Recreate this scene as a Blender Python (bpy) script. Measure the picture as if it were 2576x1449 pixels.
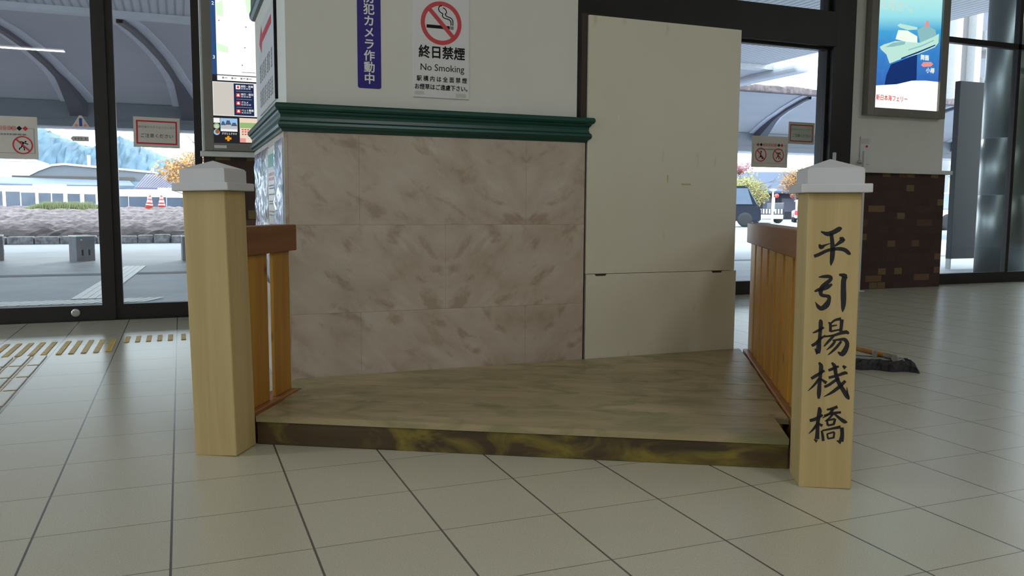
import bpy, bmesh, math, random
from mathutils import Vector, Matrix
random.seed(7)
for o in list(bpy.data.objects): bpy.data.objects.remove(o)
sc = bpy.context.scene
COL = sc.collection
# ------------------------------------------------------------------ camera
cd = bpy.data.cameras.new('camera'); cam = bpy.data.objects.new('camera', cd); COL.objects.link(cam)
cd.sensor_width = 36.0; cd.sensor_fit = 'HORIZONTAL'; cd.lens = 2085.3 / 2576 * 36; cd.clip_start = .05; cd.clip_end = 2000
def cam_matrix(yaw, pitch, roll, loc):
    f = Vector((math.sin(yaw)*math.cos(pitch), math.cos(yaw)*math.cos(pitch), math.sin(pitch)))
    r = Vector((math.cos(yaw), -math.sin(yaw), 0)); d = f.cross(r)
    c, s = math.cos(roll), math.sin(roll)
    r2 = c*r + s*d; d2 = -s*r + c*d
    m = Matrix.Identity(4)
    for i in range(3):
        m[i][0] = r2[i]; m[i][1] = -d2[i]; m[i][2] = -f[i]; m[i][3] = loc[i]
    return m
cam.matrix_world = cam_matrix(math.radians(21.73779), math.radians(-5.57892), math.radians(-.33455), (.3464, -1.8612, .7783))
sc.camera = cam
# ------------------------------------------------------------------ sky, exposure
w = bpy.data.worlds.new('sky'); sc.world = w; w.use_nodes = True
bg = w.node_tree.nodes['Background']; bg.inputs[0].default_value = (.80, .90, 1.0, 1); bg.inputs[1].default_value = 6.5
sc.view_settings.view_transform = 'Standard'; sc.view_settings.look = 'None'
sc.view_settings.gamma = 1; sc.view_settings.exposure = 0; sc.view_settings.use_curve_mapping = False
LAMP_W = 42
SUN_E = 3.0
sun = bpy.data.lights.new('sun', 'SUN'); sun.energy = SUN_E; sun.angle = math.radians(3); sun.color = (1, .97, .92)
so = bpy.data.objects.new('sun', sun); COL.objects.link(so); so.rotation_euler = (math.radians(75), 0, math.radians(160)); so.location = (0, 40, 30)

# ------------------------------------------------------------------ materials
def srgb(r, g, b):
    f = lambda c: (c/255/12.92) if c/255 <= .04045 else ((c/255+.055)/1.055)**2.4
    return (f(r), f(g), f(b))
class NT:
    def __init__(s, name):
        s.m = bpy.data.materials.new(name); s.m.use_nodes = True; s.t = s.m.node_tree; s.n = s.t.nodes; s.l = s.t.links
        s.p = s.n['Principled BSDF']
    def add(s, typ, **kw):
        n = s.n.new(typ)
        for k, v in kw.items(): setattr(n, k, v)
        return n
    def link(s, a, b): s.l.new(a, b)
    def coords(s, kind='Object', scale=(1, 1, 1), rot=(0, 0, 0), loc=(0, 0, 0)):
        tc = s.add('ShaderNodeTexCoord'); mp = s.add('ShaderNodeMapping')
        mp.inputs['Scale'].default_value = scale; mp.inputs['Rotation'].default_value = rot; mp.inputs['Location'].default_value = loc
        s.link(tc.outputs[kind], mp.inputs[0]); return mp.outputs[0]
    def diag(s, rot, scale, loc=(0, 0, 0)):
        mp = s.add('ShaderNodeMapping'); mp.inputs['Scale'].default_value = scale; mp.inputs['Location'].default_value = loc
        s.link(s.coords('UV', rot=(0, 0, rot)), mp.inputs[0]); return mp.outputs[0]
    def noise(s, vec, scale, detail=4, rough=.55, dist=0):
        n = s.add('ShaderNodeTexNoise'); n.inputs['Scale'].default_value = scale; n.inputs['Detail'].default_value = detail
        n.inputs['Roughness'].default_value = rough; n.inputs['Distortion'].default_value = dist
        if vec is not None: s.link(vec, n.inputs['Vector'])
        return n.outputs['Fac']
    def ramp(s, fac, stops):
        r = s.add('ShaderNodeValToRGB'); e = r.color_ramp.elements
        while len(e) < len(stops): e.new(.5)
        for x, (p, c) in zip(e, stops): x.position = p; x.color = (*c, 1) if len(c) == 3 else c
        s.link(fac, r.inputs[0]); return r.outputs[0]
    def mix(s, fac, a, b, blend='MIX'):
        m = s.add('ShaderNodeMix', data_type='RGBA', blend_type=blend)
        for i, v in ((0, fac), (6, a), (7, b)):
            if hasattr(v, 'links'): s.link(v, m.inputs[i])
            else: m.inputs[i].default_value = v if i == 0 else (*v, 1)
        return m.outputs[2]
    def math(s, op, a, b=0, c=0):
        m = s.add('ShaderNodeMath', operation=op)
        for i, v in enumerate((a, b, c)):
            if hasattr(v, 'links'): s.link(v, m.inputs[i])
            else: m.inputs[i].default_value = v
        return m.outputs[0]
    def bump(s, h, strength=.2, dist=.002):
        b = s.add('ShaderNodeBump'); b.inputs['Strength'].default_value = strength; b.inputs['Distance'].default_value = dist
        s.link(h, b.inputs['Height']); s.link(b.outputs[0], s.p.inputs['Normal'])
    def col(s, c):
        if hasattr(c, 'links'): s.link(c, s.p.inputs['Base Color'])
        else: s.p.inputs['Base Color'].default_value = (*c, 1)
    def rough(s, r):
        if hasattr(r, 'links'): s.link(r, s.p.inputs['Roughness'])
        else: s.p.inputs['Roughness'].default_value = r
def plain(name, c, rough=.5, metal=0, var=.06, scale=6, spec=.5, bump=0):
    t = NT(name); v = t.coords('Object'); f = t.noise(v, scale, 5)
    t.col(t.ramp(f, [(.3, tuple(max(0, x*(1-var)) for x in c)), (.7, tuple(min(1, x*(1+var)) for x in c))]))
    t.rough(rough); t.p.inputs['Metallic'].default_value = metal; t.p.inputs['Specular IOR Level'].default_value = spec
    if bump: t.bump(t.noise(v, scale*30, 3), bump, .001)
    return t.m
def emit(name, c, strength=1):
    t = NT(name); t.col((0, 0, 0)); t.p.inputs['Emission Color'].default_value = (*c, 1); t.p.inputs['Emission Strength'].default_value = strength; t.rough(.25)
    return t.m
def wood(name, c, dark, axis=2, rough=.5, grain=26, knots=None, blot=None, streak=.5):
    """grain runs along axis of the thing's own space; knots/blot are optional darker and lighter patches"""
    t = NT(name); sc3 = [grain]*3; sc3[axis] = 1.0
    v = t.coords('Object', tuple(sc3)); f = t.noise(v, 1, 6, .6, .6)
    sc4 = [grain*5]*3; sc4[axis] = 3; g = t.noise(t.coords('Object', tuple(sc4)), 1, 3, .6)
    base = t.ramp(f, [(.28, dark), (.62, c), (.85, tuple(min(1, x*1.12) for x in c))])
    base = t.mix(t.math('MULTIPLY', g, streak*.5), base, dark)
    if blot:
        sb = [9]*3; sb[axis] = 5.5; b = t.noise(t.coords('Object', tuple(sb), loc=(3.1, 1.7, .4)), 1, 3, .6, .8)
        base = t.mix(t.ramp(b, [(.46, (0, 0, 0)), (.66, (1, 1, 1))]), base, blot)
    if knots:
        sk = [knots[1]]*3; sk[axis] = knots[1]*.62
        vo = t.add('ShaderNodeTexVoronoi', feature='F1'); vo.inputs['Scale'].default_value = 1
        t.link(t.coords('Object', tuple(sk)), vo.inputs['Vector'])
        k = t.ramp(vo.outputs['Distance'], [(.02, (1, 1, 1)), (knots[2], (0, 0, 0))])
        base = t.mix(k, base, knots[0])
    t.col(base); t.rough(rough); t.bump(g, .08, .001)
    return t.m
def glass_mat(name, tint=(.93, .96, .95)):
    t = NT(name); tr = t.add('ShaderNodeBsdfTransparent'); tr.inputs[0].default_value = (*tint, 1)
    gl = t.add('ShaderNodeBsdfGlossy'); gl.inputs['Roughness'].default_value = .01
    fr = t.add('ShaderNodeFresnel'); ge = t.add('ShaderNodeNewGeometry'); t.link(t.math('SUBTRACT', 1.5, t.math('MULTIPLY', ge.outputs['Backfacing'], 1.5-1/1.5)), fr.inputs[0])
    mx = t.add('ShaderNodeMixShader'); t.link(fr.outputs[0], mx.inputs[0]); t.link(tr.outputs[0], mx.inputs[1]); t.link(gl.outputs[0], mx.inputs[2])
    t.link(mx.outputs[0], t.n['Material Output'].inputs[0]); return t.m
M = {}
def floor_mat():
    t = NT('floor_tile'); tc = t.add('ShaderNodeTexCoord'); s = t.add('ShaderNodeSeparateXYZ'); t.link(tc.outputs['Object'], s.inputs[0])
    def joint(co, size, half):
        d = t.math('ABSOLUTE', t.math('SUBTRACT', t.math('FRACT', t.math('ADD', t.math('DIVIDE', co, size), .5)), .5))
        return t.math('LESS_THAN', d, half/size)
    jx = joint(s.outputs[0], .303, .0027); jy = joint(s.outputs[1], .297, .0014)
    v = t.coords('Object'); sp = t.noise(v, 260, 2, .7); bl = t.noise(v, 5, 4); fine = t.noise(v, 900, 2, .6)
    base = t.ramp(sp, [(.3, (.43, .40, .305)), (.5, (.515, .485, .385)), (.72, (.58, .55, .45))])
    base = t.mix(t.math('MULTIPLY', bl, .22), base, (.42, .40, .31))
    # each tile a touch different
    fx = t.math('FLOOR', t.math('DIVIDE', s.outputs[0], .303)); fy = t.math('FLOOR', t.math('DIVIDE', s.outputs[1], .297))
    wn = t.add('ShaderNodeTexWhiteNoise', noise_dimensions='2D'); cb = t.add('ShaderNodeCombineXYZ'); t.link(fx, cb.inputs[0]); t.link(fy, cb.inputs[1]); t.link(cb.outputs[0], wn.inputs['Vector'])
    base = t.mix(t.math('MULTIPLY', wn.outputs['Value'], .12), base, (.40, .37, .30))
    base = t.mix(jy, base, (.16, .13, .10)); base = t.mix(jx, base, (.10, .085, .08))
    t.col(base); t.rough(t.ramp(fine, [(.3, (.19, .19, .19)), (.7, (.32, .32, .32))])); t.p.inputs['Specular IOR Level'].default_value = .65
    j = t.math('MAXIMUM', jx, jy)
    h = t.math('SUBTRACT', t.math('MULTIPLY', t.noise(v, 120, 3), .5), j); t.bump(h, .22, .0015)
    return t.m
M['floor'] = floor_mat()
def marble_mat():
    t = NT('bookmatched_marble'); uv = t.coords('UV')
    f = t.noise(t.diag(-.75, (1, 1.8, 1)), 5.0, 6, .58, .25); g = t.noise(t.diag(-.6, (1, 1.5, 1), (4, 2, 0)), 6.8, 6, .58, .35)
    base = t.ramp(f, [(.30, (.40, .32, .245)), (.44, (.475, .40, .325)), (.58, (.515, .445, .37)), (.78, (.57, .51, .445))])
    base = t.mix(t.ramp(g, [(.545, (0, 0, 0)), (.65, (.75, .75, .75))]), base, (.335, .25, .18))
    h = t.noise(t.diag(-.8, (1, 2.6, 1), (1, 7, 0)), 5.5, 5, .6, .3)
    base = t.mix(t.ramp(h, [(.56, (0, 0, 0)), (.72, (.55, .55, .55))]), base, (.62, .57, .50))
    sp = t.noise(t.coords('UV', loc=(2, 5, 0)), 60, 3)
    base = t.mix(t.ramp(sp, [(.64, (0, 0, 0)), (.72, (.5, .5, .5))]), base, (.40, .33, .26))
    t.col(base); t.rough(.38); return t.m
M['marble'] = marble_mat()
def brick_mat():
    t = NT('dark_brick'); b = t.add('ShaderNodeTexBrick'); t.link(t.coords('UV'), b.inputs['Vector'])
    b.inputs['Color1'].default_value = (0, 0, 0, 1); b.inputs['Color2'].default_value = (1, 1, 1, 1); b.inputs['Mortar'].default_value = (.2, .2, .2, 1)
    b.inputs['Scale'].default_value = 1; b.inputs['Brick Width'].default_value = .21; b.squash = .5; b.squash_frequency = 2; b.inputs['Row Height'].default_value = .068; b.inputs['Mortar Size'].default_value = .0035; b.inputs['Bias'].default_value = 0
    c = t.ramp(b.outputs['Color'], [(0, (.045, .021, .017)), (.35, (.07, .034, .026)), (.6, (.05, .026, .022)), (.84, (.06, .03, .024)), (.89, (.20, .105, .055)), (.95, (.20, .14, .055)), (1, (.16, .12, .065))])
    c = t.mix(t.math('MULTIPLY', t.noise(t.coords('UV'), 30, 4), .3), c, (.04, .022, .018))
    c = t.mix(b.outputs['Fac'], c, (.045, .03, .026)); t.col(c); t.rough(.8); t.bump(t.math('SUBTRACT', 1, b.outputs['Fac']), .3, .004); return t.m
M['brick'] = brick_mat()
M['white_wall'] = plain('white_wall_paint', (.73, .73, .69), .6, var=.03, scale=2.5, bump=.05)
M['ceiling'] = plain('ceiling_panel', (.75, .74, .70), .8, var=.03)
M['green'] = plain('green_gloss_paint', (.006, .058, .046), .3, var=.12, scale=9)
M['dark'] = plain('dark_bronze_frame', (.014, .011, .012), .42, var=.2, scale=5)
M['header'] = plain('dark_header_panel', (.020, .017, .018), .5, var=.15)
M['glass'] = glass_mat('door_glass'); M['sill'] = plain('white_sill', (.70, .70, .68), .5, var=.04)
M['cream'] = plain('cream_plywood', (.565, .525, .345), .5, var=.07, scale=2.2)
def cream_mat():
    t = NT('cream_painted_board'); v = t.coords('Object'); f = t.noise(v, 2.0, 5)
    base = t.ramp(f, [(.3, (.66, .635, .51)), (.7, (.70, .675, .565))])
    s = t.noise(t.coords('Object', (9, 9, 3.4)), 1.6, 4, .5); base = t.mix(t.ramp(s, [(.67, (0, 0, 0)), (.76, (.55, .55, .55))]), base, (.47, .41, .19))
    t.col(base); t.rough(.42); return t.m
M['cream'] = cream_mat()
M['cream_edge'] = plain('plywood_edge', (.50, .40, .20), .6); M['brown_post'] = plain('dark_brown_upright', (.035, .020, .013), .6)
M['post'] = wood('pale_cypress', (.53, .40, .185), (.44, .32, .14), 2, .5, 24, streak=.55)
M['cap'] = plain('grey_white_post_cap', (.60, .60, .63), .45, var=.03)
M['rail'] = wood('amber_stained_pine', (.47, .235, .026), (.33, .135, .014), 2, .5, 22, knots=((.10, .03, .008), 7.5, .13))
M['rail_top'] = wood('red_brown_stained_pine', (.24, .088, .024), (.165, .056, .016), 1, .5, 24)
M['rail_base'] = wood('red_brown_stained_sill', (.36, .16, .06), (.27, .11, .04), 1, .42, 24)
M['deck'] = wood('olive_stained_board', (.44, .345, .205), (.29, .235, .125), 0, .42, 13, blot=(.225, .205, .10))
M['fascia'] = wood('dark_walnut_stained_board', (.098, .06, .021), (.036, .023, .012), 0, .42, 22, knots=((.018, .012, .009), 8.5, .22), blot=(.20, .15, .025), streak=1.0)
M['ink'] = plain('black_brush_ink', (.012, .011, .018), .35, var=.1)
M['sign_white'] = plain('white_sign_board', (.72, .72, .755), .35, var=.02); M['sign_blue'] = plain('violet_blue_film', (.022, .010, .235), .45, var=.06, spec=.3)
M['red'] = plain('sign_red', (.58, .022, .035), .4, var=.05); M['black'] = plain('sign_black', (.008, .008, .010), .7, var=.1, spec=.25); M['lettering'] = plain('white_lettering', (.82, .82, .84), .4, var=.02)
M['tape'] = plain('clear_tape', (.55, .55, .50), .3, var=.03)
M['paper'] = plain('laminated_paper', (.66, .62, .57), .25, var=.04); M['mute'] = plain('blurred_grey_print', (.26, .26, .27), .5); M['mute_red'] = plain('faded_red_print', (.62, .30, .27), .5); M['navyprint'] = plain('blue_print', (.03, .06, .35), .4)
M['chrome'] = plain('brushed_metal', (.55, .55, .56), .3, 1.0, var=.05); M['steel'] = plain('stainless_cladding', (.20, .225, .225), .35, 1.0, var=.12, scale=2)
M['grey_metal'] = plain('grey_metal_frame', (.235, .215, .195), .45, .2, var=.05)
M['yellow'] = plain('tactile_yellow', (.56, .37, .07), .35, var=.14, scale=20)
M['bar'] = plain('tactile_cream_bar', (.56, .50, .40), .25, var=.06)
M['bristle'] = plain('charcoal_mop_cloth', (.035, .035, .040), .9, var=.45, scale=60, bump=.6); M['handle'] = wood('orange_varnished_handle', (.50, .22, .035), (.38, .15, .02), 0, .35, 30)
# outdoors
M['paving'] = plain('pale_concrete_paving', (.40, .42, .46), .55, var=.14, scale=1.4)
M['asphalt'] = plain('wet_grey_asphalt', (.22, .25, .33), .5, var=.08, scale=2); M['kerb'] = plain('rough_stone_kerb', (.34, .33, .33), .9, var=.6, scale=9, bump=.6)
M['guide'] = plain('white_guide_tile', (.94, .93, .91), .45, var=.02)
M['guide_joint'] = plain('guide_tile_joint', (.33, .31, .29), .6)
M['bollard'] = plain('grey_cast_concrete', (.17, .17, .19), .7, var=.12, scale=14)
M['soffit'] = plain('pale_grey_soffit', (.36, .36, .385), .6, var=.04, scale=.7); M['rib'] = plain('dark_canopy_rib', (.055, .055, .075), .5); M['flange'] = plain('light_grey_flange', (.50, .51, .56), .5)
M['beam'] = plain('slate_canopy_beam', (.10, .11, .13), .55, var=.08)
def stripes_mat():
    t = NT('corrugated_soffit'); wv = t.add('ShaderNodeTexWave', wave_type='BANDS', bands_direction='X'); wv.inputs['Scale'].default_value = 2.6; t.link(t.coords('Object'), wv.inputs[0])
    t.col(t.ramp(wv.outputs['Fac'], [(0, (.22, .23, .26)), (.35, (.40, .41, .45)), (1, (.44, .45, .49))])); t.rough(.5); t.bump(wv.outputs['Fac'], .4, .02); return t.m
M['stripes'] = stripes_mat()
M['buswhite'] = plain('white_bus_paint', (.86, .87, .86), .3, var=.02); M['busglass'] = plain('tinted_bus_glass', (.05, .065, .09), .12, var=.3, scale=.8); M['tyre'] = plain('black_rubber', (.02, .02, .02), .8)
M['blue'] = plain('blue_stripe', (.18, .32, .62), .4)
M['hill'] = plain('hazy_blue_green_wood', (.07, .122, .168), .95, var=.22, scale=.15); M['hill_pale'] = plain('hazy_pale_hillside', (.40, .52, .58), .95, var=.2, scale=.1)  # distance haze is put into both hill colours
M['soil'] = plain('grey_brown_planting', (.13, .102, .106), .95, var=.5, scale=9, bump=.5); M['grass'] = plain('dry_grass', (.20, .225, .11), .95, var=.25, scale=5)
M['cone'] = plain('orange_red_cone', (.55, .06, .045), .5); M['conewhite'] = plain('cone_white_band', (.85, .85, .85), .5)
M['roofblue'] = plain('blue_grey_roof_sheet', (.085, .11, .165), .6, var=.2, scale=.6); M['roofdark'] = plain('dark_brown_eave', (.06, .053, .05), .7); M['roofwhite'] = plain('white_roof_sheet', (.82, .84, .86), .5)
M['tile_roof'] = plain('mauve_roof_tile', (.12, .108, .145), .7, var=.1); M['plaster'] = plain('white_plaster', (.80, .80, .80), .7)
M['navy_roof'] = plain('slate_blue_roof', (.05, .075, .14), .6); M['darkwall'] = plain('dark_timber_wall', (.05, .047, .058), .8); M['lantern'] = plain('red_paper_lantern', (.70, .10, .08), .6)
M['leaf_orange'] = plain('orange_autumn_leaf', (.40, .21, .07), .8, var=.35, scale=3); M['leaf_yellow'] = plain('yellow_green_leaf', (.30, .27, .09), .8, var=.3, scale=3); M['leaf_red'] = plain('pinkish_red_leaf', (.36, .15, .17), .8, var=.3, scale=3); M['leaf_green'] = plain('dull_green_leaf', (.10, .12, .09), .8, var=.3, scale=3)
M['bark'] = plain('grey_bark', (.20, .17, .15), .9, var=.3)
M['carblack'] = plain('black_car_paint', (.02, .024, .035), .12); M['carpink'] = plain('pale_pink_car_paint', (.72, .55, .58), .25); M['carwhite'] = plain('white_car_paint', (.85, .86, .88), .2); M['carglass'] = plain('car_window', (.12, .15, .20), .06); M['taillight'] = plain('red_tail_lamp', (.75, .05, .06), .3); M['silver'] = plain('silver_trim', (.6, .6, .62), .3)
M['beige'] = plain('beige_building_wall', (.16, .15, .152), .8, var=.04, scale=.3); M['pilaster'] = plain('white_building_rib', (.42, .42, .42), .7); M['shade_glass'] = plain('dark_building_window', (.12, .12, .16), .2)
M['board_dark'] = plain('dark_slate_board', (.018, .023, .036), .5, var=.1)
# backlit pictures
M['lb_white'] = emit('backlit_white', (1, 1, .97), 1.25); M['lb_blue'] = emit('backlit_navy', srgb(40, 75, 125), 1); M['lb_green'] = emit('backlit_pale_green', srgb(222, 250, 215), 1.05); M['lb_cream'] = emit('backlit_cream', srgb(205, 200, 192), 1)
M['lb_navy2'] = emit('backlit_dark_navy', srgb(22, 36, 78), 1); M['lb_red'] = emit('backlit_red', srgb(215, 60, 55), 1); M['lb_dark'] = emit('backlit_near_black', srgb(28, 26, 32), 1); M['lb_grey'] = emit('backlit_grey_print', srgb(120, 122, 122), 1); M['lb_text'] = emit('backlit_white_print', srgb(240, 240, 240), 1)
M['lb_sky'] = emit('backlit_photo_sky', srgb(150, 195, 232), 1); M['lb_house'] = emit('backlit_photo_house', srgb(190, 190, 190), 1); M['lb_roof'] = emit('backlit_photo_roof', srgb(75, 90, 115), 1); M['lb_orange'] = emit('backlit_orange', srgb(225, 150, 30), 1); M['lb_peach'] = emit('backlit_peach', srgb(235, 215, 195), 1); M['lb_leaf'] = emit('backlit_leaf_green', srgb(150, 185, 120), 1); M['lb_brown'] = emit('backlit_food_brown', srgb(165, 85, 35), 1); M['lb_pale'] = emit('backlit_dog_white', srgb(200, 205, 195), 1)
def ship_sky():
    t = NT('backlit_sea_print'); g = t.coords('Object'); s = t.add('ShaderNodeSeparateXYZ'); t.link(g, s.inputs[0])
    z = t.math('DIVIDE', t.math('ADD', s.outputs[2], t.math('MULTIPLY', s.outputs[0], -.09)), 1.15)
    c = t.ramp(z, [(.0, srgb(15, 75, 165)), (.25, srgb(18, 95, 185)), (.5, srgb(25, 125, 205)), (.64, srgb(45, 160, 215)), (.76, srgb(150, 225, 235)), (.92, srgb(185, 238, 235))])
    n = t.noise(g, 14, 4); c = t.mix(t.math('MULTIPLY', n, .12), c, (.5, .8, .9))
    t.col((0, 0, 0)); t.link(c, t.p.inputs['Emission Color']); t.p.inputs['Emission Strength'].default_value = 1.0; return t.m
M['ship_sea'] = ship_sky()
M['ship_hull'] = emit('backlit_ship_hull', srgb(190, 232, 218), 1); M['ship_white'] = emit('backlit_ship_white', srgb(236, 248, 235), 1.05); M['ship_shade'] = emit('backlit_ship_shade', srgb(140, 190, 195), 1); M['ship_dark'] = emit('backlit_ship_reflection', srgb(14, 48, 110), 1); M['ship_red'] = emit('backlit_pale_red', srgb(235, 150, 140), 1); M['ship_redtext'] = emit('backlit_red_print', srgb(205, 70, 60), 1); M['ship_faint'] = emit('backlit_faint_print', srgb(200, 225, 210), 1)
M['lamp_panel'] = emit('ceiling_lamp_diffuser', (1, .96, .86), 3.0)
def film_mat(name, c1, c2, c3):
    t = NT(name); v = t.coords('Object', (10, 26, 4)); f = t.noise(v, 1.6, 5, .6, .8)
    t.col(t.ramp(f, [(.3, c1), (.5, c2), (.68, c3)])); t.rough(.12); t.bump(t.noise(t.coords('Object', (12, 40, 6)), 1, 3, .5, 1), 1.0, .02); t.p.inputs['Coat Weight'].default_value = .6; return t.m
M['film_violet'] = film_mat('violet_wrapped_sheet', (.28, .16, .40), (.48, .50, .68), (.66, .68, .78)); M['film_blue'] = film_mat('blue_wrapped_sheet', (.20, .27, .50), (.48, .55, .75), (.72, .66, .72)); M['film_grey'] = film_mat('grey_wrapped_sheet', (.30, .29, .32), (.45, .44, .48), (.62, .62, .66))
M['poster_green'] = plain('poster_green', (.04, .26, .13), .3); M['poster_red'] = plain('poster_red_print', (.68, .25, .27), .3)
# ------------------------------------------------------------------ mesh helpers
def new_bm(): return bmesh.new()
def add_box(bm, x0, x1, y0, y1, z0, z1, bev=0, seg=2, mi=0):
    n0 = len(bm.faces); r = bmesh.ops.create_cube(bm, size=1)
    for v in r['verts']: v.co = Vector((x0+(v.co.x+.5)*(x1-x0), y0+(v.co.y+.5)*(y1-y0), z0+(v.co.z+.5)*(z1-z0)))
    if bev:
        es = list({e for v in r['verts'] for e in v.link_edges})
        bmesh.ops.bevel(bm, geom=es, offset=bev, segments=seg, affect='EDGES', profile=.5)
    if mi:
        bm.faces.ensure_lookup_table()
        for f in bm.faces[n0:]: f.material_index = mi
    return bm
def box(x0, x1, y0, y1, z0, z1, bev=0): return add_box(new_bm(), x0, x1, y0, y1, z0, z1, bev)
def add_poly(bm, pts, depth=None):
    """flat polygon; with depth (a vector) it becomes a closed prism"""
    vs = [bm.verts.new(p) for p in pts]; f = bm.faces.new(vs)
    if depth is not None:
        d = Vector(depth); ws = [bm.verts.new(Vector(p)+d) for p in pts]
        bm.faces.new(list(reversed(ws)))
        n = len(vs)
        for i in range(n): bm.faces.new((vs[(i+1) % n], vs[i], ws[i], ws[(i+1) % n]))
    return bm
def add_tube(bm, pts, radii, seg=8, cap=True):
    rings = []; pts = [Vector(p) for p in pts]
    if not hasattr(radii, '__len__'): radii = [radii]*len(pts)
    for i, p in enumerate(pts):
        t = (pts[min(i+1, len(pts)-1)] - pts[max(i-1, 0)]).normalized()
        a = t.cross(Vector((0, 0, 1)) if abs(t.z) < .9 else Vector((1, 0, 0))).normalized(); b = t.cross(a)
        rings.append([bm.verts.new(p + (a*math.cos(k*2*math.pi/seg)+b*math.sin(k*2*math.pi/seg))*radii[i]) for k in range(seg)])
    for r0, r1 in zip(rings, rings[1:]):
        for k in range(seg): bm.faces.new((r0[k], r0[(k+1) % seg], r1[(k+1) % seg], r1[k]))
    if cap: bm.faces.new(list(reversed(rings[0]))); bm.faces.new(rings[-1])
    return bm
def add_lathe(bm, prof, seg=20, cen=(0, 0, 0)):
    rings = [[bm.verts.new((cen[0]+r*math.cos(k*2*math.pi/seg), cen[1]+r*math.sin(k*2*math.pi/seg), cen[2]+z)) for k in range(seg)] for r, z in prof]
    for r0, r1 in zip(rings, rings[1:]):
        for k in range(seg): bm.faces.new((r0[k], r0[(k+1) % seg], r1[(k+1) % seg], r1[k]))
    bm.faces.new(list(reversed(rings[0]))); bm.faces.new(rings[-1]); return bm
def add_sweep(bm, path, prof):
    """moulding: profile of (outward offset, z) carried round a plan path with mitred corners; outward is to the right of travel"""
    P = [Vector(p).to_2d() for p in path]; rings = []
    for i, p in enumerate(P):
        ds = []
        if i > 0: ds.append((P[i]-P[i-1]).normalized())
        if i < len(P)-1: ds.append((P[i+1]-P[i]).normalized())
        ns = [Vector((d.y, -d.x)) for d in ds]
        m = ns[0] if len(ns) == 1 else (ns[0]+ns[1])/(1+ns[0].dot(ns[1]))
        rings.append([bm.verts.new((p.x+m.x*o, p.y+m.y*o, z)) for o, z in prof])
    n = len(prof)
    for r0, r1 in zip(rings, rings[1:]):
        for k in range(n): bm.faces.new((r0[k], r0[(k+1) % n], r1[(k+1) % n], r1[k]))
    bm.faces.new(list(reversed(rings[0]))); bm.faces.new(rings[-1]); return bm
def obj(name, bm, m, parent=None, smooth=False, recalc=True):
    if recalc: bmesh.ops.recalc_face_normals(bm, faces=bm.faces)
    me = bpy.data.meshes.new(name); bm.to_mesh(me); bm.free()
    for x in (m if isinstance(m, (list, tuple)) else [m]): me.materials.append(x)
    if smooth:
        me.polygons.foreach_set('use_smooth', [True]*len(me.polygons))
    o = bpy.data.objects.new(name, me); COL.objects.link(o)
    if parent: o.parent = parent
    return o
def tag(o, label, cat, group=None, kind=None):
    o['label'] = label; o['category'] = cat
    if group: o['group'] = group
    if kind: o['kind'] = kind
    return o
def thing(name, label, cat, loc=(0, 0, 0), rotz=0, group=None):
    o = bpy.data.objects.new(name, None); COL.objects.link(o); o.empty_display_size = .05
    o.location = loc; o.rotation_euler = (0, 0, rotz); return tag(o, label, cat, group)
def struct(o, label=None, cat=None):
    o['kind'] = 'structure'
    if label: o['label'] = label
    if cat: o['category'] = cat
    return o
def sroot(name, loc=(0, 0, 0), label=None, cat=None):
    o = bpy.data.objects.new(name, None); COL.objects.link(o); o.empty_display_size = .05; o.location = loc; return struct(o, label, cat)
def copy_tree(o, parent=None):
    c = o.copy(); COL.objects.link(c); c.parent = parent
    for ch in list(o.children): copy_tree(ch, c)
    return c
FACE = {'front': (math.pi/2, 0, 0), 'left': (math.pi/2, 0, -math.pi/2)}
def lettering(name, s, size, m, loc, parent, face='front', bold=0, align='CENTER', sx=1.0, vert=False, depth=.0003, line=1.0):
    cu = bpy.data.curves.new(name, 'FONT'); cu.body = '\n'.join(s) if vert else s
    cu.size = size; cu.align_x = align; cu.align_y = 'CENTER'; cu.extrude = depth; cu.space_line = line; cu.resolution_u = 3
    t = bpy.data.objects.new(name, cu); COL.objects.link(t)
    bpy.context.view_layer.update(); dg = bpy.context.evaluated_depsgraph_get()
    me = bpy.data.meshes.new_from_object(t.evaluated_get(dg)); bpy.data.objects.remove(t); bpy.data.curves.remove(cu)
    if bold:
        bm = new_bm(); bm.from_mesh(me); g0 = list(bm.verts)+list(bm.edges)+list(bm.faces); bb = bold*size
        for i, (dx, dy) in enumerate(((-bb, 0), (bb, 0), (0, bb), (0, -bb), (-bb*.7, bb*.7), (bb*.7, -bb*.7))):
            d = bmesh.ops.duplicate(bm, geom=g0)['geom']
            for v in d:
                if isinstance(v, bmesh.types.BMVert): v.co.x += dx; v.co.y += dy; v.co.z += .00005*(i+1)
        bm.to_mesh(me); bm.free()
    me.materials.clear(); me.materials.append(m)
    o = bpy.data.objects.new(name, me); COL.objects.link(o); o.parent = parent; o.location = loc; o.rotation_euler = FACE[face]; o.scale = (sx, 1, 1); return o
def flat(name, pts, y, m, parent=None, th=.0006):
    """printed patch lying on a plane facing the hall: pts are (x, z)"""
    bm = new_bm(); add_poly(bm, [(x, y, z) for x, z in pts], (0, -th, 0)); return obj(name, bm, m, parent)
def rect(x0, x1, z0, z1): return [(x0, z0), (x1, z0), (x1, z1), (x0, z1)]
def ring(bm, cx, cz, y, r0, r1, n=48, th=.0006):
    for k in range(n):
        a, b = 2*math.pi*k/n, 2*math.pi*(k+1)/n
        add_poly(bm, [(cx+r0*math.cos(a), y, cz+r0*math.sin(a)), (cx+r1*math.cos(a), y, cz+r1*math.sin(a)), (cx+r1*math.cos(b), y, cz+r1*math.sin(b)), (cx+r0*math.cos(b), y, cz+r0*math.sin(b))], (0, -th, 0))
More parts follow.
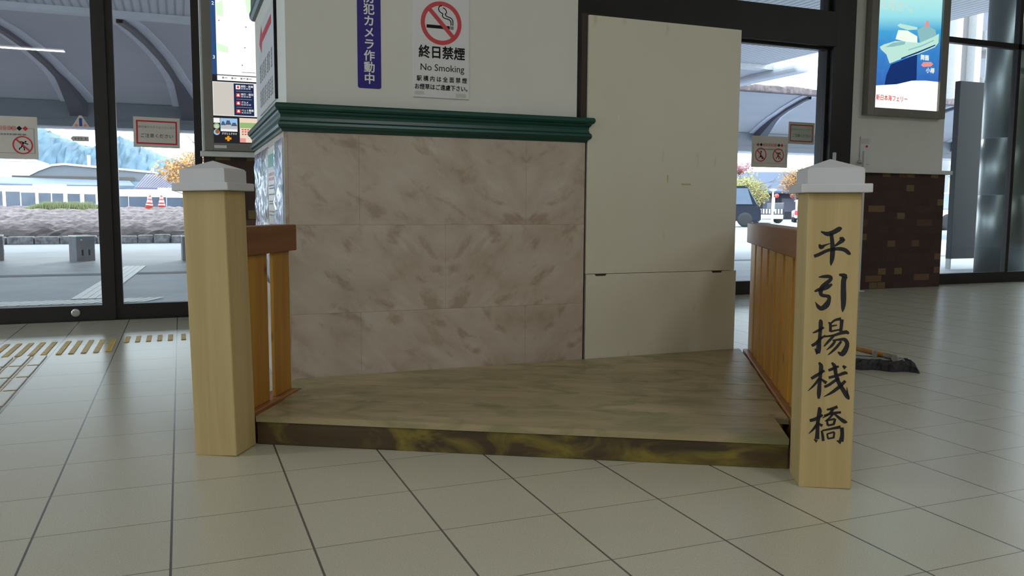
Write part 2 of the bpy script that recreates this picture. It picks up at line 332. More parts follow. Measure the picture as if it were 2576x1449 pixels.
def stroke(bm, pts, wd, y, th=.0006):
    """flat band of given width following (x, z) points, facing the hall"""
    for (x0, z0), (x1, z1) in zip(pts, pts[1:]):
        d = Vector((x1-x0, z1-z0)).normalized(); n = Vector((-d.y, d.x))*wd/2; e = d*wd*.3
        add_poly(bm, [(x0-n.x-e.x, y, z0-n.y-e.y), (x1-n.x+e.x, y, z1-n.y+e.y), (x1+n.x+e.x, y, z1+n.y+e.y), (x0+n.x-e.x, y, z0+n.y-e.y)], (0, -th, 0))

# ------------------------------------------------------------------ the hall shell
YW = 4.35
struct(obj('floor', box(-7, 16, -10, 4.6, -.2, 0), M['floor']))
struct(obj('ceiling', box(-7, 16, -10, 4.6, 3.4, 3.55), M['ceiling']))
struct(obj('wall_back', box(-7, 16, -10.2, -10, 0, 3.4), M['white_wall']))
bm = new_bm()
for a in ((-10, -1.1, 0, 3.4), (2.5, 4.6, 0, 3.4), (-1.1, 2.5, 0, .7), (-1.1, 2.5, 2.7, 3.4)): add_box(bm, -7.2, -7, *a)
struct(obj('wall_left', bm, M['white_wall']))
w5 = sroot('added_window', (-7.1, .7, 0), 'added side window beyond the left picture edge, for daylight from the left', 'window'); bm = new_bm()  # unseen window, added so that daylight falls in from the left
for a in ((-1.8, 1.8, .7, .76), (-1.8, 1.8, 2.64, 2.7), (-1.8, -1.74, .76, 2.64), (1.74, 1.8, .76, 2.64), (-.03, .03, .76, 2.64)): add_box(bm, -.04, .04, *a)
obj('window_frame', bm, M['dark'], w5)
for a, b in ((-1.74, -.03), (.03, 1.74)): obj('pane', box(-.004, .004, a, b, .76, 2.64), M['glass'], w5)
struct(obj('side_pavement', box(-40, -7.2, -14, 4.6, -.2, -.002), M['paving']), 'pavement beside the hall', 'pavement')
struct(obj('wall_right', box(16, 16.2, -10, 4.6, 0, 3.4), M['white_wall']))
# square column faced with marble
X0, X1, Y0, Y1 = .722, 2.012, 1.455, 2.80
struct(obj('wall_column', box(X0+.016, X1-.034, Y0+.02, Y1-.02, 0, 3.4), M['white_wall']), 'white square column faced with beige marble below a green moulding', 'column')
def slabs():
    bm = new_bm(); uvl = bm.loops.layers.uv.new('UVMap'); g = .0003
    def slab(p0, p1, n, z0, z1, ax, seed):
        d = (Vector(p1)-Vector(p0)); L = d.length; d.normalize(); n = Vector(n)
        n0 = len(bm.faces)
        a = Vector((*p0, 0))+Vector((*d, 0))*g; b = Vector((*p1, 0))-Vector((*d, 0))*g; o = Vector((*n, 0))*-.02
        vs = [bm.verts.new(q) for q in (a+Vector((0, 0, z0+g)), b+Vector((0, 0, z0+g)), b+Vector((0, 0, z1-g)), a+Vector((0, 0, z1-g)))]
        ws = [bm.verts.new(v.co+o) for v in vs]
        fs = [bm.faces.new(vs), bm.faces.new(list(reversed(ws)))]+[bm.faces.new((vs[(i+1) % 4], vs[i], ws[i], ws[(i+1) % 4])) for i in range(4)]
        for f in fs:
            for l in f.loops:
                s = (l.vert.co.to_2d()-Vector(p0)).dot(d); l[uvl].uv = (abs(s-ax)+seed*1.37, l.vert.co.z+seed*.9)
    rows = [(0, .352, (1.011, 1.731), 1), (.352, .704, (1.369,), 2), (.704, 1.07, (1.011, 1.731), 3)]
    for z0, z1, js, sd in rows:
        xs = [X0+.014, *js, X1]
        for i in range(len(xs)-1):
            slab((xs[i], Y0), (xs[i+1], Y0), (0, -1), z0, z1, (1.731 if sd != 2 else 1.369)-xs[i], sd)
        ys = [Y0+.001, Y0+.66, Y1]
        for i in range(2):
            slab((X0, ys[i+1]), (X0, ys[i]), (-1, 0), z0, z1, .2, sd+4+i); slab((X1, ys[i]), (X1, ys[i+1]), (1, 0), z0, z1, .2, sd+9+i)
    slab((X0, Y0), (X0+.0135, Y0), (0, -1), 0, 1.07, 0, 20)
    return bm
struct(obj('marble_cladding', slabs(), M['marble'], bpy.data.objects['wall_column'], recalc=False))
MP = [(0, 1.062), (.010, 1.064), (.016, 1.072), (.030, 1.078), (.036, 1.088), (.033, 1.097), (.022, 1.104), (.018, 1.116), (.020, 1.126), (.030, 1.134), (.034, 1.140), (.046, 1.144), (.053, 1.152), (.053, 1.161), (.046, 1.168), (-.016, 1.172), (-.016, 1.062)]
path = [(X0, Y1), (X0, Y0), (X1, Y0), (X1, Y1)]
bm = new_bm(); add_sweep(bm, path, [(o*.62 if o > 0 else o, z) for o, z in MP]); struct(obj('trim_1', bm, M['green']), 'dark green moulding round the marble column', 'moulding')
bm = new_bm(); add_sweep(bm, [(X0+.016, Y1-.02), (X0+.016, Y0+.02), (X1-.034, Y0+.02), (X1-.034, Y1-.02)], [(-.004, 1.735), (.016, 1.738), (.026, 1.75), (.028, 1.77), (.020, 1.79), (.018, 1.88), (.030, 1.90), (.030, 1.93), (-.004, 1.94)]); struct(obj('trim_2', bm, M['green']), 'upper green moulding on the column side above the arrow notice', 'moulding')

# left entrance: two dark framed glass leaves, the front wall and their header
XL0, XL1 = -6.9, .455
d1 = sroot('door_1', (0, YW, 0), 'dark framed glass sliding door on the left', 'door')
def frame(x0, x1, z0, z1, st, rb, rt, y0=-.03, y1=.03):
    bm = new_bm(); add_box(bm, x0, x0+st, y0, y1, z0, z1); add_box(bm, x1-st, x1, y0, y1, z0, z1); add_box(bm, x0+st, x1-st, y0, y1, z0, z0+rb)
    add_box(bm, x0+st, x1-st, y0, y1, z1-rt, z1); return bm
def leaf(par, x0, x1, z0, z1, st, rb, rt, dy=0):
    f = obj('leaf_frame', frame(x0, x1, z0, z1, st, rb, rt, dy-.03, dy+.03), M['dark'], par); obj('pane', box(x0+st, x1-st, dy-.004, dy+.004, z0+rb, z1-rt), M['glass'], par); return f
lf = leaf(d1, -1.85, -.082, .006, 2.32, .082, .098, .08)
k = new_bm(); add_lathe(k, [(.001, 0), (.027, .001), (.029, .004), (.027, .008), (.018, .010), (.001, .010)], 24); lk = obj('floor_lock', k, M['chrome'], lf, True); lk.rotation_euler = (math.pi/2, 0, 0); lk.location = (-.325, -.03, .058)
leaf(d1, -.086, XL1+.045, .006, 2.32, .050, .098, .08, .03)
leaf(d1, -3.5, -1.86, .006, 2.32, .082, .098, .08); leaf(d1, -5.2, -3.51, .006, 2.32, .082, .098, .08); leaf(d1, XL0, -5.21, .006, 2.32, .082, .098, .08)  # outer two leaves are out of view, added for more daylight on the floor
obj('header', box(XL0, XL1+.05, -.09, .09, 2.32, 2.5), M['header'], d1); obj('threshold', box(XL0, XL1+.04, -.045, .075, .0003, .0055), M['dark'], d1)
w1 = sroot('window_2', (0, YW, 0), 'transom window over the left door', 'window'); obj('transom_frame', frame(XL0, XL1+.05, 2.5, 3.4, .05, .05, .05), M['dark'], w1); obj('pane', box(XL0+.05, XL1, -.004, .004, 2.55, 3.35), M['glass'], w1)
struct(obj('wall_front', box(-7, XL0, YW-.05, YW+.2, 0, 3.4), M['white_wall']))
def wall_uv(name, x0, x1, y0, y1, z0, z1):
    bm = box(x0, x1, y0, y1, z0, z1); uvl = bm.loops.layers.uv.new('UVMap'); bm.normal_update()
    for f in bm.faces:
        for l in f.loops:
            c = l.vert.co; l[uvl].uv = ((c.x if abs(f.normal.y) > .5 else c.y), c.z)
    return struct(obj(name, bm, M['brick'], recalc=False))
# pier carrying the map light box (mostly hidden by the column)
PX0, PX1, PY = .505, 2.0, 4.29
struct(obj('wall_pier_left', box(PX0, PX1, PY, YW+.2, 1.13, 3.4), M['white_wall']), 'white pier behind the column with the map light box', 'wall'); wall_uv('wall_brick_left', PX0+.005, PX1, PY+.005, YW+.2, 0, 1.13)
struct(obj('trim_3', box(PX0-.02, PX1, PY-.035, PY+.03, 1.112, 1.150, .004), M['sill']), 'white sill under the map light box', 'sill')
# right entrance behind the cream panel
XR0, XR1 = 2.0, 5.95
d2 = sroot('door_2', (0, YW, 0), 'dark framed glass door on the right behind the board', 'door')
leaf(d2, 2.0, 3.9, .006, 2.26, .07, .115, .06); leaf(d2, 3.9, XR1+.02, .006, 2.26, .05, .115, .03)
obj('header', box(XR0, XR1+.02, -.10, .10, 2.255, 2.565, .004), M['header'], d2); obj('threshold', box(XR0, XR1, -.045, .045, .0003, .0055), M['dark'], d2); obj('jamb', box(XR1, 6.2, -.08, .12, 0, 3.4), M['dark'], d2)
w3 = sroot('window_3', (0, YW, 0), 'transom window over the right door', 'window'); obj('transom_frame', frame(XR0, XR1, 2.565, 3.4, .05, .012, .05), M['dark'], w3); obj('pane', box(XR0+.05, XR1-.05, -.004, .004, 2.577, 3.35), M['glass'], w3)
struct(obj('wall_pier_right', box(6.2, 7.44, 4.33, YW+.25, 1.13, 3.4), M['white_wall']), 'white pier with the ship poster right of the glass door', 'wall'); wall_uv('wall_brick_right', 6.22, 7.49, 4.33, YW+.25, 0, 1.13)
struct(obj('trim_4', box(6.19, 7.54, 4.285, YW+.25, 1.125, 1.163, .004), M['sill']), 'white sill on the brick pier', 'sill')
# window wall at far right
WX0, WX1, WY = 7.44, 11.245, 4.50
w4 = sroot('window_1', (0, WY, 0), 'dark framed shop window right of the brick pier', 'window')
bm = new_bm(); add_box(bm, WX0, WX1, -.03, .03, 0, .112); add_box(bm, WX0, WX1, -.03, .03, 2.462, 2.518); add_box(bm, WX0, WX1, -.03, .03, 3.30, 3.4)
for x in (8.60, 11.2): add_box(bm, x, x+.045, -.03, .03, .112, 3.3)
obj('window_frame', bm, M['dark'], w4)
for a, b in ((WX0, 8.60), (8.645, 11.2)):
    for z0, z1 in ((.112, 2.462), (2.518, 3.3)): obj('pane', box(a, b, -.004, .004, z0, z1), M['glass'], w4)
struct(obj('wall_front_right', box(11.245, 16, 4.4, 4.6, 0, 3.4), M['white_wall']))
# ceiling lamps: linear fixtures with their own light
def ceiling_lamp(x, y, label, k=1):
    t = thing('ceiling_lamp', label, 'lamp', (x, y, 3.4), 0, 'linear ceiling lamps of the hall')
    bm = new_bm(); add_box(bm, -.66, .66, -.09, .09, -.05, 0, .008); obj('housing', bm, M['sill'], t); obj('diffuser', box(-.62, .62, -.06, .06, -.062, -.0505, .003), M['lamp_panel'], t)
    l = bpy.data.lights.new('lamp_light', 'AREA'); l.shape = 'RECTANGLE'; l.size = 1.24; l.size_y = .14; l.energy = LAMP_W*k; l.color = (.965, .99, 1.0)
    lo = bpy.data.objects.new('lamp_light', l); COL.objects.link(lo); lo.parent = t; lo.location = (0, 0, -.075)
for x, y, lb in ((-2.9, -2.9, 'linear ceiling lamp nearest the left of the hall'), (-2.0, -5.4, 'linear ceiling lamp further back on the left'), (2.2, -3.2, 'linear ceiling lamp above the middle of the hall'), (3.0, -6.4, 'linear ceiling lamp deep in the middle of the hall'),
                 (8.4, .25, 'linear ceiling lamp right of the brick pier'), (7.2, -4.2, 'linear ceiling lamp on the right of the hall'), (-3.6, 1.4, 'linear ceiling lamp before the left door')):
    ceiling_lamp(x, y, lb,   .7 if x > 8 else .8 if x > 7 else 1)
# ------------------------------------------------------------------ landing stage model: deck, posts and railings share one heading
DO = (.554, .909); DA = math.radians(-29.67)
def dthing(name, label, cat, u, v, group=None, z=0):
    c, s = math.cos(DA), math.sin(DA); return thing(name, label, cat, (DO[0]+u*c-v*s, DO[1]+u*s+v*c, z), DA, group)
deck = dthing('wooden_deck', 'low olive-stained wooden deck in front of the marble column and cream board', 'deck', 0, 0)
VW = lambda u: .624+.5697*u           # where the column face cuts the boards
def plank(u0, u1, v0, v1, z0=.076, z1=.097):
    pts = [(u0, v0), (u1, v0)]
    def clip(poly):
        out = []
        for i in range(len(poly)):
            a, b = poly[i], poly[(i+1) % len(poly)]; fa, fb = VW(a[0])-a[1], VW(b[0])-b[1]
            if fa >= 0: out.append(a)
            if (fa >= 0) != (fb >= 0):
                t = fa/(fa-fb); out.append((a[0]+t*(b[0]-a[0]), a[1]+t*(b[1]-a[1])))
        return out
    p = clip([(u0, v0), (u1, v0), (u1, v1), (u0, v1)])
    bm = new_bm(); add_poly(bm, [(x, y, z1) for x, y in p], (0, 0, z0-z1))
    top = [e for e in bm.edges if all(abs(v.co.z-z1) < 1e-5 for v in e.verts)]
    bmesh.ops.bevel(bm, geom=top, offset=.0025, segments=2, affect='EDGES'); return bm
for v0, v1, u0, u1 in ((0, .2435, 0, 1.679), (.2455, .489, -.010, 1.7235), (.503, .750, -.098, 1.7285), (.7515, .998, -.098, 1.733), (.9995, 1.246, -.098, 1.738), (1.2475, 1.64, -.098, 1.743)):
    obj('deck_board', plank(u0, u1, v0, v1), M['deck'], deck)
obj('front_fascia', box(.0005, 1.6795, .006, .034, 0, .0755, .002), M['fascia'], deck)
bm = new_bm()
for v in (.25, .495): add_box(bm, .03, 1.70, v-.03, v+.03, 0, .0755)
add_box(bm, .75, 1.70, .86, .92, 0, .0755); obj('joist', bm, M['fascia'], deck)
def post(u0, v0, wd, label, lean):
    t = dthing('gate_post', label, 'post', u0+wd/2, v0+wd/2, 'pale square gate posts of the landing stage'); h = wd/2
    t.rotation_euler = (lean[1], lean[0], DA)
    obj('shaft', box(-h, h, -h, h, 0, .822, .003), M['post'], t)
    c = obj('cap_plate', box(-h-.022, h+.022, -h-.022, h+.022, .822, .846, .003), M['cap'], t)
    bm = new_bm(); a = h+.004; k = [bm.verts.new((x*a, y*a, z)) for z in (.846, .888) for x, y in ((-1, -1), (1, -1), (1, 1), (-1, 1))]; tip = bm.verts.new((0, 0, .916))
    for i in range(4):
        j = (i+1) % 4; bm.faces.new((k[i], k[j], k[4+j], k[4+i])); bm.faces.new((k[4+i], k[4+j], tip))
    bm.faces.new((k[3], k[2], k[1], k[0])); es = [e for e in bm.edges if tip not in e.verts and min(v.co.z for v in e.verts) > .86] ; bmesh.ops.bevel(bm, geom=es, offset=.003, segments=2, affect='EDGES')
    obj('cap_top', bm, M['cap'], t); return t, h
pl, _ = post(-.138, -.137, .137, 'pale square gate post without lettering beside the left glass door', (-.020, 0))
pr, hr = post(1.680, -.155, .140, 'pale square gate post brushed with five black characters', (-.008, 0))
